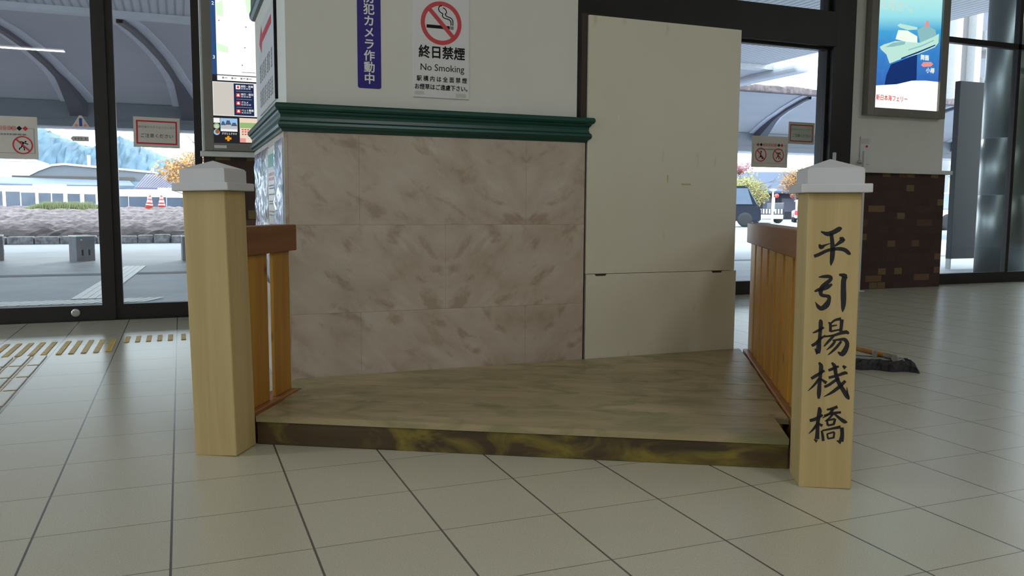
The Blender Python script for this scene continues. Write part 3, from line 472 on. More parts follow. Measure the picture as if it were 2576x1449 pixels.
CALLI = [[[[-34.2,715.3,-32.9,718.6],[-28.9,711.3,-26.5,717.5],[-23.1,706.9,-20.4,716.5],[-16.2,704.3,-16.0,716.6],[-9.0,704.9,-12.4,717.4],[-2.9,707.5,-7.8,719.1],[2.5,710.2,-3.0,721.2],[8.2,713.1,1.8,724.2],[13.6,716.1,7.0,727.9],[16.5,717.8,12.2,730.5],[15.3,718.5,18.1,729.8],[15.1,719.6,20.7,726.5],[17.1,719.4,21.2,724.4]],[[-39.0,681.4,-35.2,683.4],[-38.7,677.6,-32.3,681.0],[-37.9,672.8,-29.8,679.4],[-32.8,668.4,-30.9,680.5],[-26.8,670.2,-31.8,680.1],[-24.0,673.9,-28.3,680.9],[-21.2,677.2,-23.5,682.2],[-16.6,679.8,-18.0,683.6],[-10.8,682.5,-11.8,685.2],[-5.1,685.1,-5.7,686.8]],[[14.8,696.9,16.0,702.3],[18.3,694.5,20.0,702.7],[20.8,692.5,25.2,702.7],[18.4,696.9,30.7,694.9],[18.2,697.4,26.8,688.5],[14.8,693.4,21.4,684.9],[11.2,689.3,16.6,682.2],[8.2,686.0,12.6,679.9],[5.2,682.8,8.6,677.9],[2.2,679.6,4.8,675.9]],[[-48.0,645.3,-51.2,653.7],[-44.0,646.7,-47.2,655.3],[-39.7,648.2,-43.3,657.0],[-34.4,650.6,-38.4,659.1],[-27.5,654.4,-31.7,662.5],[-19.5,658.9,-23.3,666.9],[-11.8,662.3,-14.6,670.4],[-3.7,664.3,-5.5,672.8],[5.1,665.5,3.9,674.4],[12.6,665.8,12.1,675.2],[18.6,665.3,19.2,675.3],[23.6,664.0,25.7,674.5],[27.6,662.5,31.6,672.7],[30.9,660.4,37.0,669.4],[34.4,657.5,41.1,665.6],[37.7,654.9,43.6,662.7],[40.5,653.8,45.0,660.7],[42.6,653.7,45.7,658.8],[44.5,653.6,46.6,656.9]],[[-11.3,711.7,-1.8,712.9],[-10.2,702.6,-0.3,703.7],[-9.0,693.1,1.2,694.3],[-8.2,685.0,2.5,686.1],[-7.9,678.7,3.6,679.5],[-7.9,673.4,4.5,673.8],[-7.9,667.7,5.0,667.6],[-7.9,660.5,5.0,660.0],[-7.9,652.6,4.6,651.7],[-7.9,645.9,3.9,644.5],[-7.9,640.9,2.7,638.9],[-8.0,636.4,1.1,634.4],[-7.8,632.4,-0.3,631.0],[-7.1,629.0,-1.5,628.4],[-6.1,626.4,-2.8,626.1],[-5.1,623.9,-4.0,623.8]]],[[[-35.4,591.1,-35.9,593.8],[-31.2,590.8,-32.0,595.4],[-27.0,590.5,-28.0,597.0],[-22.7,590.2,-23.6,598.3],[-17.7,590.1,-18.4,599.2],[-12.4,590.0,-12.5,599.8],[-8.9,589.5,-7.2,599.4],[-7.3,589.0,-2.7,597.5],[-6.6,589.0,0.9,593.7],[-6.6,590.3,1.7,587.6],[-8.0,588.9,-0.9,582.6],[-11.7,585.9,-4.7,578.0],[-15.3,582.9,-8.1,574.3],[-18.0,580.7,-11.2,571.6],[-20.9,578.4,-14.1,569.4],[-23.8,575.9,-16.4,567.5],[-26.6,573.2,-18.2,565.2],[-29.3,570.2,-19.8,562.9],[-31.6,566.5,-20.9,560.8],[-33.2,562.0,-22.0,558.0],[-34.2,557.2,-23.1,554.7],[-34.4,552.7,-23.6,551.9],[-34.1,548.4,-23.7,549.6],[-32.8,543.8,-23.7,548.2],[-29.1,539.5,-23.9,547.9],[-24.0,537.7,-22.2,547.2],[-19.0,537.2,-18.0,546.4],[-15.0,536.7,-14.0,545.7],[-12.0,536.2,-10.9,545.3],[-10.1,535.7,-7.3,544.9],[-10.6,536.0,-3.1,542.3],[-10.8,536.0,-1.2,537.7],[-10.8,534.2,-1.0,533.1],[-11.5,531.5,-1.5,528.6],[-13.3,528.0,-2.1,523.5],[-16.0,524.2,-3.5,517.2],[-18.4,521.4,-6.5,511.3],[-21.1,518.1,-11.3,506.4],[-24.5,514.4,-17.3,502.6],[-26.3,512.6,-23.7,500.4],[-26.5,512.4,-30.2,501.3],[-28.2,513.4,-34.5,504.5],[-30.5,514.9,-37.3,507.7],[-32.7,516.2,-39.2,511.2],[-35.1,518.3,-40.2,514.9],[-37.4,520.4,-41.0,517.9],[-39.3,522.1,-41.8,520.2],[-41.1,523.6,-42.6,522.4],[-42.7,525.0,-43.4,524.5]],[[-1.2,576.0,1.8,571.3],[-6.1,574.2,-1.7,567.3],[-11.0,572.5,-5.6,563.0],[-15.8,570.8,-10.9,559.3],[-22.1,568.3,-18.2,556.6],[-29.8,565.2,-26.5,554.7],[-36.2,562.3,-33.1,553.3],[-40.5,559.8,-37.4,552.4],[-43.5,557.4,-40.9,551.7],[-46.2,555.1,-44.4,551.0]],[[17.2,597.7,17.8,602.5],[22.6,595.1,23.7,603.2],[27.6,592.5,30.3,603.7],[27.9,591.6,37.5,601.0],[26.2,595.2,39.9,591.9],[25.0,592.4,37.8,587.3],[23.6,586.1,36.8,583.9],[23.2,578.7,36.7,578.2],[23.2,570.4,36.9,570.3],[23.3,562.4,37.2,562.5],[23.4,554.8,37.7,555.1],[23.6,547.0,38.2,547.4],[23.9,539.8,38.5,540.0],[24.3,532.7,38.6,532.8],[24.8,525.8,38.5,525.6],[25.2,519.8,38.1,519.3],[25.6,515.0,37.3,513.8],[25.9,510.4,36.2,509.3],[26.5,506.3,35.1,505.5],[27.4,502.8,33.8,502.4],[28.7,499.8,32.4,499.6],[30.0,496.9,31.0,496.8]]],[[[-46.0,436.9,-47.0,439.2],[-41.6,437.9,-43.3,441.9],[-37.0,439.0,-39.6,444.6],[-32.2,440.9,-35.6,447.3],[-26.9,444.0,-30.6,450.4],[-21.3,447.9,-24.8,453.8],[-15.9,451.6,-19.2,457.1]],[[-30.1,475.0,-25.4,476.6],[-30.5,472.5,-23.7,474.8],[-31.1,470.5,-21.7,472.3],[-31.5,467.4,-20.4,467.7],[-31.4,461.3,-20.4,460.9],[-31.2,453.0,-21.2,452.4],[-31.2,444.6,-21.8,444.0],[-31.5,436.2,-22.3,435.5],[-32.1,427.2,-22.7,426.4],[-32.8,418.7,-23.0,417.9],[-33.9,410.5,-22.9,409.6],[-35.3,402.3,-22.6,401.2],[-36.2,395.6,-22.7,394.2],[-36.5,390.7,-23.4,388.9],[-36.4,386.7,-24.4,384.9],[-36.4,382.6,-25.4,381.0]],[[-26.7,383.3,-35.0,377.8],[-38.3,395.3,-40.3,393.9]],[[-46.6,399.1,-49.9,406.2],[-43.0,400.7,-46.5,408.2],[-38.9,402.5,-43.2,410.2],[-34.6,405.5,-40.2,412.4],[-30.5,409.9,-36.8,416.0],[-26.6,415.0,-32.7,420.8],[-23.1,419.4,-28.1,425.2],[-19.5,423.1,-23.3,428.5],[-15.5,427.0,-18.2,431.2],[-11.5,430.7,-13.5,433.7]],[[-6.9,467.2,-4.8,470.0],[-5.5,465.1,-2.6,469.1],[-4.6,463.6,0.4,467.6],[-4.3,461.7,2.9,463.4],[-3.9,456.8,3.7,457.1],[-3.7,449.6,3.8,449.6],[-3.6,442.4,3.8,442.4]],[[0.9,462.4,-2.4,466.3],[4.9,466.0,1.4,470.2],[9.0,469.6,5.4,474.3],[12.9,472.1,10.1,477.9],[17.4,473.2,15.6,480.2],[22.7,473.7,21.2,481.7],[28.1,474.3,26.4,483.1]],[[23.9,477.5,34.1,476.9],[24.0,471.3,33.7,470.7],[24.0,464.8,33.2,464.2],[24.0,459.0,32.7,458.3],[23.6,453.8,32.3,452.8],[23.1,448.7,31.9,447.6],[22.7,443.7,31.4,442.6]],[[4.1,456.0,3.2,461.1],[17.3,459.2,16.7,462.7]],[[0.7,440.4,-0.5,446.0],[27.8,447.1,26.8,451.6]],[[-15.7,426.2,-16.3,430.8],[-7.4,427.0,-8.1,432.2],[1.2,427.9,0.3,433.7],[9.2,429.1,7.6,435.4],[16.5,431.0,14.2,438.0],[23.3,433.3,20.5,441.0],[29.1,435.0,26.4,443.6],[34.4,436.1,32.0,445.6],[39.0,436.8,37.4,447.1],[41.8,437.1,42.7,447.4],[42.7,437.4,47.2,445.0],[44.4,436.7,49.2,441.6],[46.8,435.5,50.3,439.0]],[[7.5,433.2,11.8,428.9],[3.0,428.6,7.8,423.8],[-1.7,423.9,3.7,418.6],[-6.0,419.0,-0.4,413.8],[-9.8,413.7,-4.8,409.2],[-13.3,408.0,-9.5,404.6],[-16.7,402.5,-14.1,400.1]],[[7.0,415.7,6.1,420.3],[12.7,416.6,11.8,421.6],[18.6,417.4,17.7,423.1],[24.1,417.9,23.1,424.3],[29.3,418.0,28.4,425.6],[34.0,417.7,34.1,426.9],[36.3,416.8,40.2,426.2],[37.9,415.1,45.4,422.4],[39.5,412.2,49.0,416.9],[40.1,409.4,51.1,410.7],[39.6,406.3,51.2,404.0],[37.9,401.9,49.9,397.2],[35.8,397.5,48.0,391.3],[33.3,393.1,45.3,385.3],[30.6,389.1,41.5,379.0],[30.4,387.9,34.9,374.4],[30.9,386.9,27.3,376.2],[26.9,387.1,23.4,381.0],[22.1,387.8,20.6,385.2]],[[11.4,418.8,16.5,415.0],[8.2,414.6,13.8,410.4],[5.0,410.4,11.0,405.6],[2.0,406.3,7.4,401.0],[-1.4,401.9,2.7,397.2],[-5.2,397.0,-2.6,393.8],[-9.0,392.1,-7.7,390.6]],[[27.4,418.8,32.4,414.9],[23.0,412.9,28.5,408.7],[18.6,406.9,24.4,402.2],[14.4,401.4,20.0,396.3],[9.9,396.1,14.8,390.9],[5.2,390.6,9.3,386.0],[1.3,386.1,4.7,382.2],[-1.3,382.7,1.4,379.7],[-3.2,380.1,-1.4,378.0],[-5.0,377.5,-4.0,376.3]]],[[[-44.3,307.0,-48.5,313.5],[-40.3,309.4,-44.8,316.4],[-36.3,311.9,-41.1,319.5],[-31.4,315.2,-36.2,322.9],[-25.0,319.9,-29.4,327.1],[-17.4,325.7,-21.2,331.9],[-10.0,331.3,-13.3,336.6]],[[-29.3,354.7,-25.5,358.0],[-27.8,350.9,-22.2,355.7],[-26.9,347.7,-18.2,352.6],[-26.6,344.8,-15.4,346.4],[-26.6,339.4,-15.3,338.6],[-27.0,331.3,-16.5,330.1],[-27.5,322.5,-17.6,321.6],[-28.0,313.0,-18.1,312.4],[-28.5,302.8,-18.4,302.2],[-29.1,293.4,-18.7,292.9],[-29.6,284.9,-18.6,284.5],[-30.0,276.7,-18.5,276.3],[-30.1,269.7,-18.7,269.3],[-29.5,264.0,-19.6,263.7],[-28.5,259.1,-20.8,258.9],[-27.5,254.4,-22.0,254.2]],[[-27.7,313.6,-22.0,309.4],[-31.8,307.3,-26.2,303.2],[-35.9,300.9,-30.5,296.7],[-40.1,294.8,-35.4,290.6],[-44.6,288.7,-41.0,285.0],[-49.6,282.2,-47.3,279.8],[-54.5,275.8,-53.4,274.7]],[[-22.4,308.1,-19.7,312.5],[-7.7,295.2,-2.8,303.0]],[[4.5,354.5,7.8,358.3],[6.8,350.9,11.4,356.3],[8.6,347.8,15.5,353.8],[9.7,344.8,19.2,348.8],[10.8,339.7,21.1,341.8],[12.0,332.5,21.9,334.1],[13.5,324.9,23.1,327.2],[15.2,317.8,24.9,320.7],[17.2,310.3,27.1,314.0],[19.9,302.9,29.7,307.8],[23.6,295.7,33.0,301.6],[27.9,288.4,37.2,294.8],[32.1,281.6,41.4,288.2],[36.4,274.2,46.2,281.3],[40.9,266.6,51.2,274.2],[44.8,260.8,55.0,268.1],[48.1,257.5,56.7,263.4],[51.0,255.5,57.2,259.6],[53.9,253.5,57.6,256.0]],[[55.1,264.9,48.7,264.1],[49.6,289.3,48.1,289.2]],[[-0.2,331.1,-2.9,337.9],[4.9,333.1,2.1,340.3],[10.3,335.1,7.2,342.7],[15.1,337.2,11.8,344.8],[19.2,339.6,16.1,346.5],[23.0,342.3,20.3,348.0],[26.6,344.8,24.4,349.5]],[[0.7,310.6,-1.2,317.7],[8.5,312.8,6.6,320.0],[16.6,315.0,14.6,322.3],[24.1,317.3,21.7,324.7],[31.6,320.0,28.5,327.8],[38.6,322.7,35.3,331.4],[43.2,324.4,41.3,333.5],[44.7,324.9,46.2,332.9],[45.9,325.1,48.8,330.4],[48.2,324.8,50.2,328.4]],[[-9.3,284.6,-12.3,291.2],[-5.2,286.5,-8.3,293.3],[-0.9,288.5,-4.4,295.3],[3.9,291.3,-0.2,297.9],[9.6,295.6,5.0,302.0],[15.7,300.6,11.1,307.0],[20.6,304.5,16.4,311.0],[24.0,307.0,20.5,313.4],[26.6,308.9,23.8,314.7],[29.4,310.8,26.9,315.9]],[[41.7,309.3,47.1,303.9],[36.5,304.0,42.5,298.1],[31.2,298.7,37.7,292.0],[26.0,293.5,32.4,286.2],[20.2,288.0,26.2,280.6],[14.1,282.2,19.3,275.0],[8.0,276.7,12.2,270.2],[1.8,271.5,4.8,266.2],[-4.9,266.2,-3.1,262.9],[-11.5,261.0,-10.8,259.6]],[[34.3,346.3,37.7,350.7],[40.3,337.6,47.0,346.4]]],[[[-45.6,187.5,-47.8,195.7],[-40.6,188.7,-42.9,197.3],[-35.3,190.0,-38.2,199.0],[-29.5,192.4,-33.4,201.0],[-23.3,196.4,-27.6,204.0],[-17.0,201.4,-20.8,207.8],[-10.9,206.2,-14.1,211.6]],[[-25.9,229.6,-20.8,231.6],[-25.9,226.2,-18.7,229.0],[-26.2,223.6,-16.3,225.5],[-26.6,219.9,-15.2,219.3],[-27.5,212.2,-16.2,210.4],[-28.7,201.5,-18.2,199.9],[-29.7,190.8,-19.7,189.9],[-30.0,180.6,-20.1,180.4],[-30.1,170.3,-20.0,170.3],[-30.3,161.3,-19.8,161.2],[-30.7,153.8,-19.6,153.5],[-31.2,146.8,-19.4,146.6],[-31.7,140.1,-19.2,139.8]],[[-22.5,137.8,-27.8,128.9],[-33.1,140.0,-34.2,138.2]],[[-28.1,187.4,-21.4,182.8],[-31.3,181.9,-25.0,177.4],[-34.6,176.2,-28.7,171.8],[-37.8,170.9,-32.8,166.6],[-41.2,165.7,-37.5,162.0],[-45.0,160.3,-42.7,157.8],[-48.8,154.9,-47.7,153.8]],[[-24.1,181.2,-21.7,186.5],[-14.0,174.4,-10.5,182.0]],[[-1.7,221.7,-2.7,226.4],[3.1,222.3,1.9,228.0],[8.1,222.8,6.6,229.6],[13.1,223.8,10.9,231.3],[18.1,225.4,15.3,233.2],[23.0,227.3,19.9,235.4],[27.7,229.2,24.5,237.5]],[[11.4,228.5,17.7,224.1],[8.8,223.9,14.8,219.7],[6.2,219.5,11.7,214.9],[3.0,215.3,7.4,210.2],[-1.6,210.8,1.4,206.2],[-7.5,205.9,-5.7,202.7],[-13.4,201.0,-12.4,199.2]],[[-8.4,205.4,-9.6,209.4],[-1.1,207.3,-2.7,212.4],[6.2,209.2,4.4,215.5],[13.3,210.8,11.8,218.0],[20.7,212.2,19.6,219.4],[28.6,213.5,27.7,220.3],[36.3,214.8,35.5,221.1]],[[12.6,215.3,17.6,211.0],[9.2,210.5,14.0,206.4],[5.7,205.7,10.3,201.6],[2.6,201.6,6.4,197.5],[-0.4,198.3,2.3,194.5],[-3.6,195.2,-1.8,192.3],[-6.9,192.0,-5.8,190.3]],[[17.1,210.6,20.5,215.0],[21.6,206.1,25.5,211.3],[26.2,201.5,30.6,207.4],[30.6,197.3,35.3,204.1],[34.9,193.3,39.9,201.4],[39.2,189.5,44.5,199.0],[43.6,187.0,47.7,197.1],[47.8,186.6,49.5,195.5],[50.9,187.9,51.4,193.7],[53.5,189.2,53.7,191.8]],[[-3.7,193.9,1.7,195.2],[-1.0,178.9,5.3,180.4]],[[-0.4,191.2,-1.4,195.3],[20.1,196.0,18.7,201.7]],[[18.0,200.5,24.2,199.0],[14.4,184.5,21.2,182.9]],[[2.3,176.5,1.0,182.2],[19.9,181.0,18.7,186.6]],[[-16.6,163.7,-11.3,165.1],[-15.9,159.3,-9.9,161.0],[-15.2,155.0,-8.5,156.7],[-14.6,150.5,-7.3,152.0],[-13.8,145.5,-6.3,146.7],[-13.0,139.8,-5.6,141.0],[-12.2,134.3,-4.8,135.5]],[[-11.6,162.1,-12.7,166.8],[-2.7,164.2,-3.9,169.4],[6.6,166.4,5.3,172.1],[15.1,168.2,13.6,174.6],[22.7,169.6,21.2,176.9],[30.2,170.8,28.5,179.1],[37.4,172.0,35.5,181.3]],[[34.3,174.6,44.6,175.7],[35.1,167.4,45.3,168.4],[35.8,160.1,45.9,160.8],[35.9,153.7,46.3,153.4],[35.1,148.1,46.2,146.5],[33.5,142.5,45.8,140.1],[32.0,136.7,45.4,134.2]],[[40.7,137.2,36.9,127.4],[27.4,138.8,26.5,136.4]],[[-1.4,156.0,3.0,157.0],[1.2,142.1,6.1,143.2]],[[1.9,153.7,0.8,157.8],[20.9,159.4,19.5,164.4]],[[17.5,161.4,22.9,160.8],[15.8,144.4,21.2,143.8]],[[3.6,139.7,2.7,144.4],[19.9,143.4,18.9,148.0]]]]
for ch in CALLI:
    bm = new_bm()
    for st in ch:
        for (a0, b0, a1, b1), (c0, d0, c1, d1) in zip(st, st[1:]):
            q = [(a0, b0), (a1, b1), (c1, d1), (c0, d0)]
            try: add_poly(bm, [(x/1000, -hr-.0001, z/1000) for x, z in q], (0, -.0004, 0))
            except ValueError: pass
    obj('brush_character', bm, M['ink'], pr)
def railing(label, u_in, v0, v1, n, side, start, pitch=.195, bw=.15, skew=0.0, thk=.030):
    t = dthing('railing', label, 'railing', u_in, 0, 'low amber railings at the ends of the deck'); t.rotation_euler = (0, 0, DA-skew)
    s = side
    def b(a0, a1): return (min(a0*s, a1*s), max(a0*s, a1*s))
    x0, x1 = b(-.018, .062); obj('top_rail', box(x0, x1, v0, v1, .616, .710, .004), M['rail_top'], t)
    x0, x1 = b(-.022, .062); obj('bottom_rail', box(x0, x1, v0, v1-.02, 0.0, .104, .003), M['rail_base'], t)
    x0, x1 = b(0, thk)
    for i in range(n):
        a = start+i*pitch; e = min(a+bw, v1-.02); obj('baluster', box(x0, x1, a, e, .104, .616, .003), M['rail'], t)
    return t
railing('short amber railing with two wide boards beside the left post', -.033, .006, .402, 2, -1, .045, pitch=.187, bw=.140, thk=.014)
railing('long amber railing with a row of boards behind the lettered post', 1.742, -.008, 1.585, 8, 1, .045, skew=.020)

# ------------------------------------------------------------------ cream board leaning on nothing: two sheets on a dark upright
pb = thing('plywood_board', 'tall cream painted board standing right of the marble column', 'board', (2.022, 1.452, 0))
obj('upper_sheet', box(0, .800, 0, .024, .4815, 1.612, .001), M['cream'], pb); obj('lower_sheet', box(.003, .812, 0, .024, 0.001, .4795, .001), M['cream'], pb)
obj('upright', box(-.028, -.001, .012, .06, .001, 1.62), M['brown_post'], pb)
bm = new_bm(); add_box(bm, .0, .80, .024, .05, .44, .53); add_box(bm, .35, .41, .024, .05, .0015, 1.55); obj('backing_batten', bm, M['cream_edge'], pb)
for x in (.075, .70):
    h = new_bm(); add_poly(h, [(x-.030, -.0005, .4805), (x+.030, -.0005, .4805), (x+.024, -.0005, .4715), (x-.024, -.0005, .4715)], (0, .003, 0)); obj('finger_slot', h, M['brown_post'], pb)
for x, z, hh, m in ((.150, 1.165, .022, 'sign_white'), (.036, 1.055, .016, 'sign_white'), (.412, .895, .034, 'cream_edge'), (.49, .884, .008, 'cream_edge')): obj('scuff_mark', box(x, x+(.005 if hh > .01 else .05), -.0006, 0, z, z+hh), M[m], pb)
# ------------------------------------------------------------------ notices on the column
YF = Y0+.02
n1 = thing('camera_notice', 'narrow violet-blue strip with white vertical characters on the column', 'notice', (1.061, YF, 0))
bm = new_bm(); rc = .009; add_poly(bm, [(cx+rc*math.cos(math.radians(a)), 0, cz+rc*math.sin(math.radians(a))) for cx, cz, a0 in ((.038, 1.696, 0), (-.038, 1.696, 90), (-.038, 1.254, 180), (.038, 1.254, 270)) for a in range(a0, a0+91, 18)], (0, -.0012, 0))
obj('film', bm, M['sign_blue'], n1)
for i, ch in enumerate('防犯カメラ作動中'):
    lettering('lettering', ch, .0445, M['lettering'], (0, -.0016, 1.594-.0448*i), n1, bold=.022, sx=1.02)
n2 = thing('smoking_notice', 'white notice with a red barred cigarette ring on the column', 'notice', (1.357, YF, 0))
obj('board', box(-.120, .120, -.006, 0, 1.222, 1.640, .001), M['sign_white'], n2)
bm = new_bm(); ring(bm, 0, 1.522, -.0062, .0695, .0865)
obj('ban_ring', bm, M['red'], n2)
bm = new_bm(); add_box(bm, -.062, .036, -.0069, -.0062, 1.500, 1.513); add_box(bm, .040, .0435, -.0069, -.0062, 1.500, 1.513); add_box(bm, .0475, .051, -.0069, -.0062, 1.500, 1.513); obj('cigarette', bm, M['black'], n2)
bm = new_bm()
def smooth_path(p, n=6):
    out = []; P = [Vector(q) for q in p]; P = [2*P[0]-P[1]]+P+[2*P[-1]-P[-2]]
    for i in range(1, len(P)-2):
        for k in range(n):
            t = k/n; a, b, c, d = P[i-1:i+3]; out.append(.5*((2*b)+(-a+c)*t+(2*a-5*b+4*c-d)*t*t+(-a+3*b-3*c+d)*t**3))
    return [tuple(q) for q in out]+[tuple(P[-2])]
stroke(bm, smooth_path([(.0415, 1.517), (.041, 1.530), (.033, 1.539), (.012, 1.544), (.005, 1.552), (.006, 1.560), (-.006, 1.567), (-.011, 1.577), (-.008, 1.588), (.002, 1.592)]), .0034, -.0062)
stroke(bm, smooth_path([(.0495, 1.517), (.049, 1.534), (.042, 1.545), (.022, 1.552), (.018, 1.559), (.022, 1.567), (.018, 1.578), (.008, 1.584)]), .0034, -.0062)
obj('smoke', bm, M['black'], n2)
bm = new_bm(); stroke(bm, [(-.050, 1.575), (.053, 1.467)], .0165, -.0070); obj('ban_bar', bm, M['red'], n2)
lettering('lettering', '終日禁煙', .0535, M['black'], (.003, -.0064, 1.401), n2, bold=.022, sx=.93)
lettering('lettering', 'No Smoking', .0385, M['black'], (.004, -.0064, 1.342), n2, sx=.98)
lettering('lettering', '駅 構 内 は 全 面 禁 煙', .0235, M['black'], (.003, -.0064, 1.296), n2, bold=.018, sx=.92)
lettering('lettering', 'お煙草はご遠慮下さい。', .0235, M['black'], (.006, -.0064, 1.263), n2, bold=.018, sx=.93)
obj('tape', box(-.112, -.074, -.0066, -.006, 1.232, 1.246), M['tape'], n2); obj('tape', box(.062, .106, -.0066, -.006, 1.228, 1.244), M['tape'], n2)
# arrow notice on the column's left side
XS = X0+.016
n3 = thing('arrow_notice', 'white notice with a red arrow on the left side of the column', 'notice', (XS, 2.155, 0))
obj('board', box(-.008, 0, -.385, .385, 1.225, 1.636, .001), M['sign_white'], n3); obj('edge', box(-.012, 0, -.398, -.3855, 1.222, 1.638), M['black'], n3)
def side_flat(name, pts, x, m, par):
    bm = new_bm(); add_poly(bm, [(x, y, z) for y, z in pts], (-.0006, 0, 0)); return obj(name, bm, m, par)
side_flat('arrow', [(-.26, 1.593), (.155, 1.585), (.19, 1.632), (.305, 1.562), (.20, 1.505), (.165, 1.548), (-.26, 1.556)], -.0081, M['red'], n3)
rnd = random.Random(3)
for row, (z0, z1, cw, na) in enumerate(((1.372, 1.455, .086, 7), (1.255, 1.335, .078, 8))):
    bm = new_bm()
    for i in range(na):
        y1 = .32-i*cw
        for k in range(5):
            z = z0+(z1-z0)*(k+.3)/5; a = rnd.uniform(.1, .35)*cw; b = rnd.uniform(.55, .9)*cw
            add_poly(bm, [(-.0081, y1-a, z), (-.0081, y1-b, z), (-.0081, y1-b, z+.006), (-.0081, y1-a, z+.006)], (-.0006, 0, 0))
        for k in range(2):
            yy = y1-cw*rnd.uniform(.2, .8); add_poly(bm, [(-.0081, yy, z0), (-.0081, yy-.008, z0), (-.0081, yy-.008, z1), (-.0081, yy, z1)], (-.0006, 0, 0))
    obj('faded_print', bm, M['mute'], n3)
# wrapped posters on the column's left side
def poster(y0, y1, z0, z1, m, label, crumple=.008):
    t = thing('poster', label, 'poster', (X0, (y0+y1)/2, 0), 0, 'plastic wrapped posters on the column side')
    bm = new_bm(); nx, nz = 14, 20; L = y1-y0; r = random.Random(int(y0*100)); grid = []
    for j in range(nz+1):
        row = []
        for i in range(nx+1):
            e = 0 if i in (0, nx) or j in (0, nz) else 1
            row.append(bm.verts.new((-.004-e*crumple*r.random(), -L/2+L*i/nx, z0+(z1-z0)*j/nz)))
        grid.append(row)
    for j in range(nz):
        for i in range(nx): bm.faces.new((grid[j][i], grid[j+1][i], grid[j+1][i+1], grid[j][i+1]))
    bd = [e for e in bm.edges if e.is_boundary]; ex = bmesh.ops.extrude_edge_only(bm, edges=bd)
    nv = [v for v in ex['geom'] if isinstance(v, bmesh.types.BMVert)]
    for v in nv: v.co.x = -.0004
    obj('wrapped_sheet', bm, m, t, True); return t
poster(2.36, 2.74, .42, 1.04, M['film_violet'], 'violet plastic wrapped poster furthest back on the column side')
poster(2.05, 2.34, .42, 1.04, M['film_grey'], 'grey plastic wrapped poster behind the green headed notice', .012)
poster(1.48, 1.74, .42, 1.04, M['film_blue'], 'blue plastic wrapped poster nearest the column corner', .014)
pg = thing('poster', 'white notice strip with a green head on the column side', 'poster', (X0, 1.89, 0), 0, 'plastic wrapped posters on the column side')
obj('sheet', box(-.006, -.0004, -.145, .135, .42, 1.03, .001), M['paper'], pg)
side_flat('green_head', [(.125, .945), (-.135, .945), (-.135, 1.0), (.125, 1.0)], -.0061, M['poster_green'], pg)
bm = new_bm(); bm2 = new_bm(); r = random.Random(5)
for z in (.92, .90): 
    for i in range(6): add_poly(bm, [(-.0061, .11-.038*i, z-.013), (-.0061, .11-.038*i-.026, z-.013), (-.0061, .11-.038*i-.026, z), (-.0061, .11-.038*i, z)], (-.0006, 0, 0))
obj('red_print', bm, M['poster_red'], pg)
for z in (.868, .856, .83, .80, .79, .755, .74, .70): 
    y = .11
    while y > -.11:
        l = r.uniform(.012, .05); add_poly(bm2, [(-.0061, y, z-.006), (-.0061, y-l, z-.006), (-.0061, y-l, z), (-.0061, y, z)], (-.0006, 0, 0)); y -= l+.012
obj('small_print', bm2, M['mute'], pg)

# ------------------------------------------------------------------ map light box on the left pier
lb = thing('map_light_box', 'backlit town map in a grey frame behind the column', 'light box', (0, PY, 0))
BX0, BX1, BZ0, BZ1 = .512, 1.40, 1.152, 2.75
bm = new_bm()
for a in ((BX0, .574, BZ0, BZ1), (1.335, BX1, BZ0, BZ1), (.574, 1.335, BZ0, 1.205), (.574, 1.335, 2.70, BZ1)): add_box(bm, a[0], a[1], -.05, 0, a[2], a[3], .003)
obj('frame', bm, M['grey_metal'], lb); y = -.012
obj('backing', box(.574, 1.335, y, 0, 1.205, 2.70), M['lb_dark'], lb)
F = lambda n, p, m, k=1: flat(n, p, y-.0002-.0008*k, m, lb)
F('map', rect(.608, 1.33, 1.674, 2.69), M['lb_white']); F('index_band', rect(.576, .607, 1.672, 2.69), M['lb_blue'])
F('park', [(.61, 1.885), (.686, 1.86), (.683, 1.82), (.61, 1.83)], M['lb_green'], 2); F('park', [(.80, 2.20), (.86, 2.25), (.86, 2.07), (.815, 2.10)], M['lb_green'], 2); F('park', [(.61, 2.15), (.655, 2.17), (.66, 2.06), (.612, 2.07)], M['lb_green'], 2)
F('scale_bar', rect(.77, .86, 1.694, 1.698), M['lb_grey'], 2); F('key_row', rect(.608, 1.33, 1.634, 1.666), M['lb_white']); F('key_line', rect(.608, 1.33, 1.667, 1.672), M['lb_grey'])
for x in (.64, .70, .76, .80): obj('map_symbol', box(x, x+.012, y-.0024, y-.0016, 1.646, 1.658), M['lb_grey'], lb); obj('small_print', box(x+.016, x+.034, y-.0024, y-.0016, 1.650, 1.655), M['lb_grey'], lb)
for x, z in ((.625, 2.03), (.80, 2.0), (.79, 1.86), (.77, 1.74)): obj('map_symbol', box(x, x+.008, y-.0024, y-.0016, z, z+.008), M['lb_grey'], lb)
lettering('lettering', '2', .032, M['lb_text'], (.592, y-.0022, 2.145), lb, bold=.02); lettering('lettering', '3', .032, M['lb_text'], (.590, y-.0022, 1.786), lb, bold=.02)
F('cream_panel', rect(.576, 1.33, 1.394, 1.624), M['lb_text']); F('blank_field', rect(.580, .712, 1.398, 1.620), M['lb_cream'], 2); F('guide_panel', rect(.713, .846, 1.400, 1.618), M['lb_navy2'], 2)
